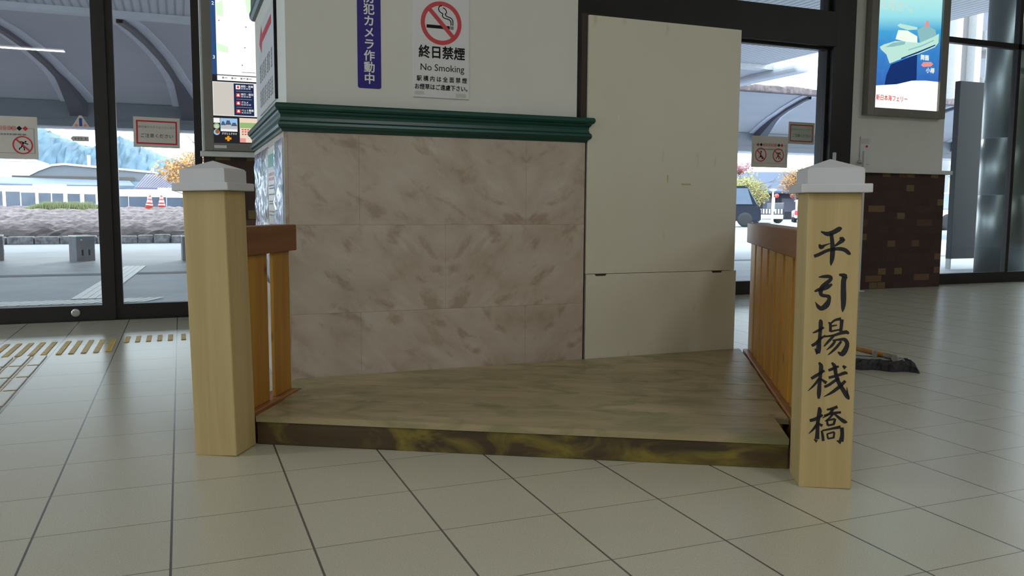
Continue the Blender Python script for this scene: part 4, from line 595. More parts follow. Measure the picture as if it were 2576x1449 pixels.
for i, (s, icon) in enumerate((('病院・医療', 'lb_text'), ('旅行・宿泊', 'lb_red'), ('グルメ', 'lb_red'), ('ペット関連', 'lb_red'))):
    z = 1.593-.0545*i; F('icon', rect(.727, .756, z-.014, z+.014), M[icon], 3)
    F('icon_mark', [(.733, z-.006), (.750, z-.008), (.748, z+.005), (.741, z+.010), (.735, z+.004)], M['lb_red' if i == 0 else 'lb_text'], 4)
    lettering('lettering', s, .0165, M['lb_text'], (.760, y-.003, z+.006), lb, bold=.012, align='LEFT')
    bm = new_bm()
    for k in range(2): 
        for j in range(4): add_box(bm, .761+j*.017, .774+j*.017, y-.0034, y-.0026, z-.007-.006*k, z-.004-.006*k)
    obj('small_print', bm, M['lb_pale'], lb)
    if i < 3: F('rule', rect(.728, .832, z-.028, z-.0265), M['lb_pale'], 3)
# lower advertisement panels: houses, dog, dish and an orange cross on near-black
F('house_photo', rect(.620, .732, 1.288, 1.378), M['lb_sky'], 2)
for a, b, h in ((.622, .655, .040), (.652, .692, .046), (.690, .731, .034)):
    F('house_wall', rect(a+.003, b-.003, 1.30, 1.305+h*.7), M['lb_house'], 3); F('house_roof', [(a, 1.305+h*.62), (b, 1.305+h*.62), (b-.012, 1.308+h*1.2), (a+.010, 1.308+h*1.2)], M['lb_roof'], 4)
F('price_band', rect(.622, .730, 1.288, 1.304), M['lb_text'], 4); F('logo', rect(.576, .617, 1.345, 1.378), M['lb_text'], 2)
def disc(cx, cz, r, n=20): return [(cx+r*math.cos(2*math.pi*i/n), cz+r*math.sin(2*math.pi*i/n)) for i in range(n)]
F('dog_photo', disc(.595, 1.323, .020), M['lb_leaf'], 2); F('dog', disc(.595, 1.320, .013), M['lb_pale'], 3); F('dish_photo', disc(.595, 1.281, .020), M['lb_sky'], 2); F('dish', disc(.599, 1.285, .014), M['lb_brown'], 3)
F('cross', [(.662, 1.222), (.677, 1.222), (.677, 1.233), (.690, 1.233), (.690, 1.247), (.677, 1.247), (.677, 1.258), (.662, 1.258), (.662, 1.247), (.649, 1.247), (.649, 1.233), (.662, 1.233)], M['lb_orange'], 2)
bm = new_bm(); r = random.Random(2)
for z in (1.275, 1.268): 
    for k in range(7): add_box(bm, .63+k*.0145, .63+k*.0145+r.uniform(.005, .011), y-.0024, y-.0016, z, z+.003)
obj('small_print', bm, M['lb_text'], lb)
F('pastel_panel', rect(.746, .90, 1.216, 1.384), M['lb_peach'], 2); F('pastel_green', rect(.748, .898, 1.315, 1.352), M['lb_leaf'], 3); F('pastel_red', rect(.747, .785, 1.217, 1.245), M['ship_red'], 3)
bm = new_bm()
for z in (1.30, 1.285, 1.268): 
    for k in range(4): add_box(bm, .76+k*.018, .772+k*.018, y-.0034, y-.0026, z, z+.008)
obj('red_print', bm, M['ship_redtext'], lb)
st = box(.574, .655, -.0512, -.0502, 1.170, 1.190); obj('sticker', st, M['sign_white'], lb)
# ------------------------------------------------------------------ ship poster light box on the right pier
sp = thing('ship_light_box', 'backlit blue poster of a white ferry on the right pier', 'light box', (6.865, 4.33, 0))
def sx_(pts): return [(x-6.865, z) for x, z in pts]
bm = new_bm()
for a in ((-.495, -.405, 1.665, 3.05), (.405, .495, 1.665, 3.05), (-.405, .405, 1.665, 1.735), (-.405, .405, 2.97, 3.05)): add_box(bm, a[0], a[1], -.075, 0, a[2], a[3], .004)
obj('frame', bm, M['grey_metal'], sp); y0s = -.05
so_ = obj('sea_print', box(-.405, .405, 0, .006, 0, 1.235), M['ship_sea'], sp); so_.location = (0, y0s, 1.735)
S = lambda n, p, m, k=1, par=sp: flat(n, sx_(p), y0s-.0002-.0008*k, m, par)
sh = S('ship_hull', [(6.505, 2.299), (6.551, 2.323), (6.694, 2.367), (6.797, 2.371), (7.004, 2.374), (7.186, 2.448), (7.243, 2.479), (7.244, 2.393), (7.2, 2.346), (6.977, 2.262), (6.774, 2.205), (6.635, 2.153), (6.591, 2.234), (6.521, 2.275)], M['ship_hull'], 2)
for n_, p_, m_, k_ in (('reflection', [(6.653, 2.146), (6.977, 2.262), (6.985, 2.023), (6.80, 1.975), (6.586, 1.953), (6.603, 2.042)], 'ship_dark', 1), ('ship_house', [(6.693, 2.384), (6.722, 2.47), (6.835, 2.475), (6.965, 2.431), (6.969, 2.372), (6.82, 2.369)], 'ship_white', 3), ('ship_bridge', [(6.707, 2.512), (6.74, 2.532), (6.959, 2.515), (6.96, 2.494), (6.842, 2.480), (6.742, 2.495)], 'ship_hull', 3),
                       ('ship_stern', [(6.961, 2.49), (7.073, 2.55), (7.109, 2.536), (7.194, 2.509), (7.209, 2.459), (7.004, 2.374)], 'ship_shade', 3), ('ship_funnel', [(7.051, 2.531), (7.07, 2.588), (7.099, 2.586), (7.11, 2.527)], 'ship_red', 4), ('ship_foredeck', [(6.57, 2.299), (6.662, 2.348), (6.819, 2.373), (6.81, 2.343), (6.664, 2.311)], 'ship_shade', 3),
                       ('ship_stripe', [(6.774, 2.215), (6.99, 2.292), (7.204, 2.373), (7.2, 2.36), (6.989, 2.276), (6.774, 2.203)], 'ship_dark', 4), ('ship_side_window', [(6.86, 2.30), (7.02, 2.35), (7.18, 2.415), (7.18, 2.405), (7.02, 2.338), (6.86, 2.29)], 'ship_shade', 4),
                       ('white_foot', [(6.462, 1.735), (7.268, 1.735), (7.268, 2.02), (7.10, 2.022), (6.925, 2.011), (6.733, 1.966), (6.462, 1.938)], 'lb_white', 2)):
    S(n_, p_, M[m_], k_)
lettering('lettering', '北海道へ。', .105, M['ship_faint'], (-.15, y0s-.002, 2.685), sp, bold=.004, sx=.9); lettering('lettering', '舞鶴', .056, M['ship_white'], (.21, y0s-.003, 2.235), sp, bold=.015); lettering('lettering', '小樽', .056, M['ship_white'], (.29, y0s-.003, 2.118), sp, bold=.015)
S('route_mark', [(7.035, 2.165), (7.06, 2.150), (7.16, 2.160), (7.19, 2.185), (7.16, 2.205), (7.06, 2.195)], M['ship_red'], 2)
lettering('lettering', '新日本海フェリー', .058, M['ship_redtext'], (-.18, y0s-.003, 1.828), sp, bold=.018, sx=.86)
bm = new_bm(); r = random.Random(8); x = -.30
while x < -.02: l = r.uniform(.012, .03); add_box(bm, x, x+l, y0s-.0024, y0s-.0016, 1.762, 1.777); x += l+.009
obj('small_print', bm, M['ship_shade'], sp)
# ------------------------------------------------------------------ notices on the glass
def run_figure(bm, cx, cz, s, y):
    H = lambda pts: [(cx+a*s, cz+b*s) for a, b in pts]
    add_poly(bm, [(x, y, z) for x, z in disc(cx+.28*s, cz+.38*s, .10*s, 12)], (0, -.0006, 0))
    for p, wd in (([(-.28, .36), (-.02, .34), (.16, .24), (.50, .10)], .10), ([(.06, .28), (-.02, .02), (-.08, -.10)], .17), ([(-.08, -.10), (-.18, -.28), (-.34, -.36)], .10), ([(-.02, -.06), (.12, -.28), (.14, -.56)], .10), ([(-.34, -.36), (-.36, -.52)], .09)):
        stroke(bm, H(p), wd*s, y)
def ban(bm, cx, cz, r, y, flip=1):
    ring(bm, cx, cz, y, r*.86, r, 36); stroke(bm, [(cx-.64*r, cz+.64*r*flip), (cx+.64*r, cz-.64*r*flip)], r*.15, y-.0008)
def ban_notice(x0, x1, z0, z1, label, rings):
    yg = YW-.006; t = thing('prohibition_notice', label, 'notice', ((x0+x1)/2, yg, 0), 0, 'prohibition notices on the door glass'); h = (x1-x0)/2
    obj('sheet', box(-h, h, -.0015, 0, z0, z1), M['paper'], t); yy = -.0016; H = z1-z0
    bm = new_bm(); add_box(bm, -h*.9, h*.9, yy-.0006, yy, z1-.285*H, z1-.275*H); add_box(bm, -h*.9, h*.9, yy-.0006, yy, z0+.13*H, z0+.14*H)
    for sx in (-1, 1): add_box(bm, sx*h*.9-.002, sx*h*.9+.002, yy-.0006, yy, z0+.13*H, z1-.275*H)
    obj('border', bm, M['mute'], t); zc = z1-.28*H; d = .016
    for sx in (-1, 1):
        for k, m in enumerate(('red', 'black', 'red')):
            bm = new_bm(); xx = sx*(h*.66-k*.034*sx*sx) ; add_poly(bm, [(xx-d, yy-.0007, zc), (xx, yy-.0007, zc-d), (xx+d, yy-.0007, zc), (xx, yy-.0007, zc+d)], (0, -.0006, 0)); obj('diamond', bm, M[m], t)
    bm = new_bm(); r = random.Random(4); x = -h*.36
    while x < h*.34: l = r.uniform(.018, .03); add_box(bm, x, x+l, yy-.0014, yy-.0006, zc-.014, zc+.014); x += l+.006
    obj('faded_heading', bm, M['mute_red'], t); bm = new_bm(); x = -h*.62
    while x < h*.6: l = r.uniform(.01, .025); add_box(bm, x, x+l, yy-.0008, yy, zc-.045, zc-.034); x += l+.004
    obj('small_print', bm, M['mute'], t)
    for cx, cz, rr, kind in rings:
        bk, br = new_bm(), new_bm()
        if kind == 'run': run_figure(bk, cx, cz, rr, yy)
        else:
            add_poly(bk, [(x, yy, z) for x, z in disc(cx+.05*rr, cz+.42*rr, .13*rr, 12)], (0, -.0006, 0)); stroke(bk, [(cx, cz+.2*rr), (cx-.05*rr, cz-.25*rr), (cx+.3*rr, cz-.3*rr), (cx+.3*rr, cz-.55*rr)], .2*rr, yy); stroke(bk, [(cx-.35*rr, cz-.5*rr), (cx+.1*rr, cz-.05*rr)], .08*rr, yy)
        ban(br, cx, cz, rr, yy-.0008)
        obj('pictogram', bk, M['black'], t); obj('ban_ring', br, M['red'], t)
ban_notice(-.905, -.500, 1.070, 1.340, 'white notice with red ban ring on the left door glass', [(.115, 1.158, .058, 'run'), (-.115, 1.158, .058, 'sit')])
ban_notice(5.130, 5.532, 1.150, 1.430, 'white notice with two ban rings on the right door glass', [(-.10, 1.262, .062, 'sit'), (.095, 1.262, .062, 'run')])
def slip_notice(x0, x1, z0, z1, label, tilt):
    t = thing('slippery_floor_notice', label, 'notice', ((x0+x1)/2, YW+.018, (z0+z1)/2), 0, 'red bordered notices on the door glass'); t.rotation_euler = (0, tilt, 0); h, v = (x1-x0)/2, (z1-z0)/2
    obj('sheet', box(-h, h, -.0015, 0, -v, v), M['paper'], t); bm = new_bm(); a, b, wd = h*.88, v*.78, .010
    for q in ((-a, a, b-wd, b), (-a, a, -b, -b+wd), (-a, -a+wd, -b+wd, b-wd), (a-wd, a, -b+wd, b-wd)): add_box(bm, q[0], q[1], -.0022, -.0016, q[2], q[3])
    obj('red_border', bm, M['red'], t); lettering('lettering', '床が滑りやすくなっています', h*.125, M['mute'], (0, -.002, v*.33), t, sx=.98); lettering('lettering', 'ご注意ください', h*.205, M['black'], (0, -.002, -v*.24), t, sx=1.0)
slip_notice(.066, .358, 1.168, 1.372, 'red bordered white notice on the left door glass', .012)
slip_notice(5.552, 5.852, 1.372, 1.572, 'red bordered white notice on the right door glass beside the jamb', .006)
t = thing('triangle_sticker', 'small translucent triangle sticker with a blue bar on the left door', 'sticker', (-.248, YW-.005, 0)); bm = new_bm(); add_poly(bm, [(-.055, 0, 1.283), (.055, 0, 1.283), (.008, 0, 1.362), (-.008, 0, 1.362)], (0, -.001, 0)); obj('film', bm, M['paper'], t)
flat('blue_bar', rect(-.009, .009, 1.292, 1.345), -.0012, M['navyprint'], t); flat('red_dot', disc(-.026, 1.298, .010, 12), -.0012, M['mute_red'], t); flat('red_dot', disc(.026, 1.298, .010, 12), -.0012, M['mute_red'], t)
t = thing('push_tag', 'small pointed grey tag stuck on the left door glass', 'tag', (-.258, YW-.005, 0)); bm = new_bm(); add_poly(bm, [(-.054, 0, 1.211), (-.040, 0, 1.194), (.054, 0, 1.194), (.054, 0, 1.227), (-.040, 0, 1.227)], (0, -.0015, 0)); obj('plate', bm, M['tape'], t)
for x in (-.03, -.012, .005, .03): obj('small_print', box(x, x+.011, -.0022, -.0016, 1.205, 1.217), M['mute'], t)
# switch notice and pole at the brick pier
t = thing('switch_plate', 'small white switch panel with a lever on the right pier', 'switch', (6.42, 4.33, 0)); obj('panel', box(-.055, .075, -.012, 0, 1.205, 1.465, .002), M['sign_white'], t)
bm = new_bm(); add_box(bm, -.045, .055, -.0135, -.012, 1.40, 1.445, .002); obj('cover', bm, M['paper'], t); bm = new_bm(); add_poly(bm, [(x, -.0122, z) for x, z in disc(.02, 1.372, .012, 14)], (0, -.004, 0)); obj('red_button', bm, M['red'], t)
bm = new_bm(); add_tube(bm, [(-.10, -.035, 1.222), (-.02, -.035, 1.224), (-.01, -.012, 1.224)], .011, 10); obj('lever', bm, M['chrome'], t, True)
t = thing('slim_pole', 'slim pale upright pole by the brick pier behind the lettered post', 'pole', (6.32, 4.22, 0)); bm = new_bm(); add_box(bm, -.013, .013, -.013, .013, .006, 1.32, .003); obj('shaft', bm, M['sill'], t); bm = new_bm(); add_lathe(bm, [(.06, 0), (.06, .004), (.02, .007), (.01, .010)], 20); obj('foot', bm, M['sill'], t, True)
t = thing('grey_tube', 'short grey upright tube seen above the lettered post cap', 'tube', (5.90, 4.15, 0)); bm = new_bm(); add_lathe(bm, [(.016, .012), (.016, 1.285), (.012, 1.29)], 14); obj('tube', bm, M['silver'], t, True); bm = new_bm(); add_lathe(bm, [(.11, 0), (.11, .008), (.03, .014)], 22); obj('foot', bm, M['silver'], t, True)
# ------------------------------------------------------------------ mop lying on the floor
a = Vector((3.26, 1.414, 0)); b = Vector((3.645, 1.094, 0)); dv = b-a; L = dv.length; mp = thing('floor_mop', 'wide charcoal mop lying on the tiles behind the lettered post', 'mop', ((a+b)/2), math.atan2(dv.y, dv.x))
r = random.Random(11); bm = new_bm(); nu, nv = 46, 16
pts = []
for i in range(nu+1):
    row = []
    for j in range(nv+1):
        uu = -L/2+L*i/nu; vv = -.07+.14*j/nv; e = min(i, nu-i, 3)/3*min(j, nv-j, 3)/3
        hgt = .004+(.042+.005*math.sin(i*.6)*math.cos(j*.8)+r.uniform(-.004, .004))*e**.45
        row.append(bm.verts.new((uu+r.uniform(-.004, .004), vv+r.uniform(-.006, .006)+.012*math.sin(i*.5), max(.003, hgt))))
    pts.append(row)
for i in range(nu):
    for j in range(nv): bm.faces.new((pts[i][j], pts[i+1][j], pts[i+1][j+1], pts[i][j+1]))
bd = [e for e in bm.edges if e.is_boundary]; ex = bmesh.ops.extrude_edge_only(bm, edges=bd)
for v in ex['geom']:
    if isinstance(v, bmesh.types.BMVert): v.co.z = 0.0005
obj('mop_cloth', bm, M['bristle'], mp)
bm = new_bm(); add_tube(bm, [(.134, -.02, .060), (-.003, .264, .050), (-.39, 1.06, .0165)], .0135, 12); obj('handle', bm, M['handle'], mp, True)
bm = new_bm(); add_box(bm, -.03, .19, -.03, .02, .044, .052, .003); add_tube(bm, [(.142, -.036, .060), (.134, -.02, .060), (.112, .026, .059)], .017, 10); add_box(bm, .05, .07, .01, .035, .044, .085, .004); obj('clamp', bm, M['grey_metal'], mp)
bm = new_bm(); add_box(bm, -L/2+.03, L/2-.14, .022, .045, .043, .052, .003); obj('backing_strip', bm, M['black'], mp)
# ------------------------------------------------------------------ tactile paving inside the left door
def ribbed_block(x0, x1, y0, y1, label):
    t = thing('tactile_block', label, 'tactile paving', ((x0+x1)/2, (y0+y1)/2, 0), 0, 'yellow ribbed tactile blocks inside the left door'); n = 5; wd = (x1-x0); dl = (y1-y0)/2
    for i in range(n):
        cx = -wd/2+wd*(i+.5)/n; y = -dl+.004; bm = new_bm()
        while y < dl-.012: add_box(bm, cx-.0135, cx+.0135, y, y+.012, 0, .004, .0015, 1); y += .0205
        obj('ridged_bar', bm, M['yellow'], t)
    return t
for i, (lb_) in enumerate(('yellow ribbed tactile block nearest the left mullion, long one', 'second long yellow ribbed tactile block left of the mullion', 'third long yellow ribbed tactile block at the picture edge')):
    ribbed_block(-.303*(i+1)+.006, -.303*i-.006, 2.968, 3.425, lb_)
ribbed_block(.008, .297, 3.268, 3.498, 'short yellow ribbed tactile block left of the pale post'); ribbed_block(.311, .60, 3.268, 3.498, 'short yellow ribbed tactile block behind the pale post')
k = 0
for j, nm in enumerate(('furthest from the camera', 'second from the door', 'third from the door', 'fourth from the door', 'nearest the camera')):
    y1 = 2.955-.297*j; t = thing('guide_tile', 'pale guiding tile with long raised bars, '+nm, 'tactile paving', (-.4545, y1-.1485, 0), 0, 'pale guiding tiles leading from the left door')
    bm = new_bm(); 
    for i in range(4): add_box(bm, -.1515+.0758*(i+.5)-.026, -.1515+.0758*(i+.5)+.026, -.134, .134, 0, .005, .003, 2)
    obj('bars', bm, M['bar'], t); bm = new_bm()
    for i in range(4): add_box(bm, -.1515+.0758*(i+.5)-.022, -.1515+.0758*(i+.5)+.022, .1345, .146, 0, .004, .001, 1)
    for i in range(1, 4): add_box(bm, -.1515+.0758*i-.003, -.1515+.0758*i+.003, -.14, .1345, 0, .0015)
    obj('yellow_ends', bm, M['yellow'], t)
# ------------------------------------------------------------------ forecourt outside the glass
def far(x, z, y0, y1):
    s = (y1+1.8612)/(y0+1.8612); return (.3464+(x-.3464)*s, .7783+(z-.7783)*s)
struct(obj('pavement', box(-30, 40, 4.6, 13.7, -.2, -.002), M['paving']), 'pale concrete pavement outside the glass doors', 'pavement')
struct(obj('road', box(-40, 60, 13.7, 26, -.2, -.012), M['asphalt']), 'grey road beyond the pavement', 'road')
struct(obj('forecourt', box(-90, 14, 26, 140, -.8, -.55), M['asphalt']), 'lower bus forecourt beyond the planted bank', 'road')
struct(obj('car_park', box(14, 160, 26, 140, -.2, -.012), M['asphalt']), 'car park beyond the right door', 'road')
bm = new_bm(); add_box(bm, -30, 40, 8.35, 8.62, -.0015, .0015); struct(obj('drain_strip', bm, M['bollard']), 'rough dark strip across the pavement', 'drain')
# white guide tiles: short ridged row along the door and a long path crossing the pavement
for i in range(9):
    x0 = -1.15+i*.151; t = thing('guide_ridge_tile', 'white slanted ridge tile along the left door threshold outside', 'tactile paving', (x0, 5.57, 0), 0, 'slanted ridge tiles outside the left door'); bm = new_bm()
    for k in range(2): add_poly(bm, [(k*.075-.13, -.17, .006), (k*.075-.085, -.17, .006), (k*.075+.06, .12, .006), (k*.075+.015, .12, .006)], (0, 0, -.0055))
    obj('ridges', bm, M['guide'], t)
a, b = Vector((-.392, 5.76, 0)), Vector((-.205, 9.70, 0)); dv = b-a; n = 13
for i in range(n):
    p = a+dv*(i+.5)/n; t = thing('guide_path_tile', 'white guide tile of the path crossing the pavement from the left door', 'tactile paving', p, math.atan2(dv.y, dv.x)-math.pi/2, 'white guide path tiles outside the left door'); h = dv.length/n/2-.004
    obj('base', box(-.125, .125, -h, h, -.0015, .003), M['guide_joint'], t); bm = new_bm()
    for k in range(4): add_box(bm, -.122+k*.0615, -.122+k*.0615+.056, -h, h, .003, .006)
    obj('bars', bm, M['guide'], t)
def bollard(x, y, label, rot):
    t = thing('bollard', label, 'bollard', (x, y, 0), rot, 'square concrete bollards at the kerb'); h = .125
    obj('block', box(-h, h, -h, h, -.01, .335, .008), M['bollard'], t); obj('lit_top', box(-h-.003, h+.003, -h-.003, h+.003, .335, .352, .003), M['conewhite'], t)  # light falling on the top is put into its white colour
    bm = new_bm()
    for k in (-.055, .035):
        add_box(bm, k, k+.022, -h-.002, -h+.01, .075, .155, .001); add_box(bm, h-.01, h+.002, k, k+.022, .075, .155, .001)
    obj('vent_slots', bm, M['black'], t); bm = new_bm(); add_box(bm, -.065, -.045, -h-.003, -h+.002, .285, .300, .001); obj('reflector', bm, M['conewhite'], t)
bollard(-.95, 11.12, 'square concrete bollard with slots left of the door mullion', math.radians(28)); bollard(-2.08, 11.45, 'square concrete bollard cut by the left picture edge', math.radians(8)); bollard(.47, 10.78, 'square concrete bollard half hidden by the left post', math.radians(4))
bm = new_bm(); r = random.Random(1); x = -20
while x < 9:
    l = r.uniform(.28, .55); add_box(bm, x, x+l-.015, 17.0+r.uniform(-.03, .03), 17.3, -.02, .15+r.uniform(-.02, .02), .03); x += l
add_box(bm, -20, 9, 17.06, 17.35, -.02, .10); struct(obj('kerb', bm, M['kerb']), 'rough stone kerb below the planted bank', 'kerb')
# planted bank in rough rows, flowing up to a grass crest
bm = new_bm(); r = random.Random(2); nx, ny = 220, 46; g = []
for j in range(ny+1):
    row = []; t_ = j/ny
    for i in range(nx+1):
        x = -20+29*i/nx; y = 17.25+7.2*t_; z = .14+.51*t_**.9+.085*math.sin(t_*40+.35*math.sin(x*.9))+r.uniform(-.03, .03)
        row.append(bm.verts.new((x, y, z)))
    g.append(row)
for j in range(ny):
    for i in range(nx): bm.faces.new((g[j][i], g[j][i+1], g[j+1][i+1], g[j+1][i]))
add_poly(bm, [(-20, 24.45, .6), (9, 24.45, .6), (9, 26.2, -.55), (-20, 26.2, -.55)])
struct(obj('planted_bank', bm, M['soil']), 'grey brown planted bank rising behind the kerb', 'bank')
def blades(name, n, xr, yr, zf, h, m, seed, label, cat):
    bm = new_bm(); r = random.Random(seed)
    for i in range(n):
        x, y = r.uniform(*xr), r.uniform(*yr); e = min(x-xr[0], xr[1]-x)/(.5*(xr[1]-xr[0])); hh = h*r.uniform(.5, 1)*(.35+.65*min(1, e*2.2)); a = r.uniform(0, 6.28); wd = r.uniform(.012, .03); dx, dy = math.cos(a)*wd, math.sin(a)*wd; z = zf(y)
        add_poly(bm, [(x-dx, y-dy, z), (x+dx, y+dy, z), (x+r.uniform(-.06, .06), y+r.uniform(-.05, .05), z+hh)])
    o = obj(name, bm, m, recalc=False); tag(o, label, cat, kind='stuff'); return o
blades('grass', 6500, (-3.55, -1.55), (23.6, 24.4), lambda y: .60, .28, M['grass'], 3, 'dry pale green grass along the crest of the bank', 'grass')
def cone(x, y, label, lean=0):
    t = thing('traffic_cone', label, 'traffic cone', (x, y, .62), 0, 'traffic cones on the bank'); obj('base', box(-.135, .135, -.135, .135, -.02, .02, .01), M['cone'], t); t.rotation_euler = (0, lean, .05)
    R = lambda z: .125-.095*(z/.43); bm = new_bm(); add_lathe(bm, [(R(0), .02), (R(.43), .43), (.02, .445)], 20); obj('cone_body', bm, M['cone'], t, True)
    for z0, z1 in ((.12, .18), (.23, .29), (.34, .375)):
        bm = new_bm(); add_lathe(bm, [(R(z0)+.003, z0), (R(z1)+.003, z1)], 20); obj('white_band', bm, M['conewhite'], t, True)
cone(-.50, 24.3, 'left red and white traffic cone on the bank, leaning slightly', .10); cone(-.16, 24.5, 'right red and white traffic cone on the bank', 0)
# canopy: a vault over the road edge, its beam, ribs and a ribbed link roof back to the station
YB, YN = 18.1, 13.0
PROF = [(0, 2.90), (.45, 3.10), (1.0, 3.30), (1.7, 3.48), (2.5, 3.62), (3.5, 3.72), (4.4, 3.76), (5.1, 3.75)]
bm = new_bm()
for xa, xb, PR in ((-16, 12.6, PROF), (12.6, 34, PROF[:5]+[(2.9, 3.665)])):
    cols = [([bm.verts.new((x, YB-d, z)) for d, z in PR], [bm.verts.new((x, YB-d, z+.12)) for d, z in PR]) for x in (xa, xb)]
    for i in range(len(PR)-1):
        bm.faces.new((cols[0][0][i], cols[1][0][i], cols[1][0][i+1], cols[0][0][i+1])); bm.faces.new((cols[0][1][i], cols[0][1][i+1], cols[1][1][i+1], cols[1][1][i]))
    for k in (0, -1): bm.faces.new((cols[0][0][k], cols[0][1][k], cols[1][1][k], cols[1][0][k]))
cn = sroot('canopy', (0, 0, 0), 'pale vaulted canopy over the road outside', 'canopy'); obj('vault', bm, M['soffit'], cn)
bm = new_bm(); add_box(bm, -16, 34, YB-.12, YB+.25, 2.55, 2.93); add_box(bm, -16, 34, YB-.16, YB-.121, 2.42, 2.55); obj('edge_beam', bm, M['beam'], cn); obj('gutter', box(-16, 34, YB-.05, YB+.3, 2.38, 2.50), M['flange'], cn)
for xb in (-6.3, -4.0, -1.55, .62, 3.0, 5.6, 8.2, 10.8, 13.3, 15.9, 18.5, 21.0, 23.6):
    rib, fl = new_bm(), new_bm(); tn = math.tan(math.radians(12)); prev = None
    fine = []
    for (d0, z0), (d1, z1) in zip(PROF, PROF[1:]):
        for k in range(3): fine.append((d0+(d1-d0)*k/3, z0+(z1-z0)*k/3))
    fine.append(PROF[-1])
    for d, z in fine:
        wdt = .05+.13*max(0, 1-d/1.3); dp = .10+.25*max(0, 1-d/1.2); x = xb-d*tn; y = YB-d
        if x > 12.6 and y < 15.25: break
        cur = (x, y, z, wdt, dp)
        if prev:
            x0, y0, z0, w0, d0 = prev
            for bmx, ww0, ww1, q0, q1 in ((rib, w0, wdt, d0, dp), (fl, w0+.17, wdt+.17, .03, .03)):
                v = [bmx.verts.new(p) for p in ((x0-ww0, y0, z0+.005), (x0+ww0, y0, z0+.005), (x0+ww0, y0, z0-q0), (x0-ww0, y0, z0-q0), (x-ww1, y, z+.005), (x+ww1, y, z+.005), (x+ww1, y, z-q1), (x-ww1, y, z-q1))]
                for q in ((0, 1, 5, 4), (1, 2, 6, 5), (2, 3, 7, 6), (3, 0, 4, 7)): bmx.faces.new([v[i] for i in q])
                if q0 and prev and d == fine[1][0]: bmx.faces.new(v[:4])
        prev = cur
    rb = obj('rib', rib, M['rib'], cn); obj('flange', fl, M['flange'], cn)
lk = sroot('link_roof', (0, 0, 0), 'corrugated link roof between station and canopy', 'roof'); obj('soffit', box(-16, 11.87, 4.75, 12.7, 3.78, 3.95), M['stripes'], lk); obj('edge_trim', box(-16, 11.87, 12.7, 12.95, 3.70, 3.95), M['flange'], lk)
bm = new_bm(); r = random.Random(12); x = 12.7
while x < 34: l = r.uniform(.2, .4); add_box(bm, x, x+l, 15.05, 15.25, 3.62, 3.76+r.uniform(0, .05), .03); x += l*.85
obj('mossy_gutter', bm, M['soil'], cn)
bm = new_bm(); add_box(bm, 12.3, 12.75, 12.3, 15.6, 3.62, 3.9, .12, 4); obj('rim', bm, M['flange'], lk)
for x in (-2.2, 9.5): obj('roof_lamp', box(x-.5, x+.5, 8.8, 8.95, 3.75, 3.779), M['lb_white'], lk)
# steel canopy column and the dark information board in front of the right window
t = thing('steel_column', 'round stainless steel canopy column outside the far right window', 'column', (9.60, 5.30, 0)); bm = new_bm(); add_lathe(bm, [(.285, -.002), (.285, .95), (.282, .953), (.282, .957), (.285, .96), (.285, 1.62), (.282, 1.623), (.282, 1.627), (.285, 1.63), (.285, 3.78)], 40); obj('cladding', bm, M['steel'], t, True)
t = thing('information_board', 'tall dark slate board on thin legs outside the far right window', 'sign board', (10.05, 6.2, 0)); obj('panel', box(-.27, .75, -.04, .04, .13, 2.44, .004), M['board_dark'], t); obj('leg', box(-.275, -.245, -.03, .03, -.002, .13), M['silver'], t); obj('leg', box(.70, .73, -.03, .03, -.002, .13), M['silver'], t)
# ------------------------------------------------------------------ buses
def bus(name, x0, x1, y, label, wins, roof=2.25, door=None):
    zb = -.55; t = thing(name, label, 'bus', ((x0+x1)/2, y, zb), 0, 'white buses beyond the bank'); L = (x1-x0)/2; H = roof-zb
    obj('body', box(-L, L, 0, 2.3, .28, H, .14), M['buswhite'], t)
    for a, b, z0, z1 in wins:
        bm = box(a-(x0+x1)/2, b-(x0+x1)/2, -.012, .02, z0-zb, z1-zb, .006); obj('window', bm, M['busglass'], t)
    if door: bm = box(door[0]-(x0+x1)/2, door[1]-(x0+x1)/2, -.012, .02, .4, door[2]-zb, .006); obj('door', bm, M['busglass'], t)
    obj('roof_unit', box(-L*.1, L*.35, .5, 1.8, H-.02, H+.16, .06), M['buswhite'], t); obj('stripe', box(-L+.12, L-.12, -.008, .01, .55, .75), M['blue'], t)
    for wx in (-L*.62, L*.6):
        bm = new_bm(); add_lathe(bm, [(.36, -.12), (.42, -.1), (.42, .1), (.36, .12)], 18); w_ = obj('wheel', bm, M['tyre'], t, True); w_.rotation_euler = (math.pi/2, 0, 0); w_.location = (wx, .12, .42)
WY = 75
X = lambda px: .3464+(px-450)*.0371
bus('bus', X(26), X(303), WY, 'white bus behind the grass crest left of the mullion', [(X(77), X(95), .49, 1.80), (X(101), X(128), .55, 1.78), (X(130), X(157), .55, 1.72), (X(163), X(187), .6, 1.70), (X(189), X(211), .6, 1.68), (X(219), X(244), .6, 1.66), (X(252), X(275), .6, 1.64)], 2.27, (X(50), X(70), 1.78))
bus('bus', X(305), X(520), WY+.6, 'white bus with a long dark window band behind the two cones', [(X(307), X(340), .45, 1.50), (X(341), X(380), .45, 1.48), (X(381), X(420), .45, 1.45), (X(421), X(470), .45, 1.42)], 2.08)
bus('bus', X(-190), X(24), WY+.3, 'white bus cut by the left picture edge', [(X(-14), X(9), 1.15, 1.82), (X(-60), X(-22), .9, 1.82)], 2.33)
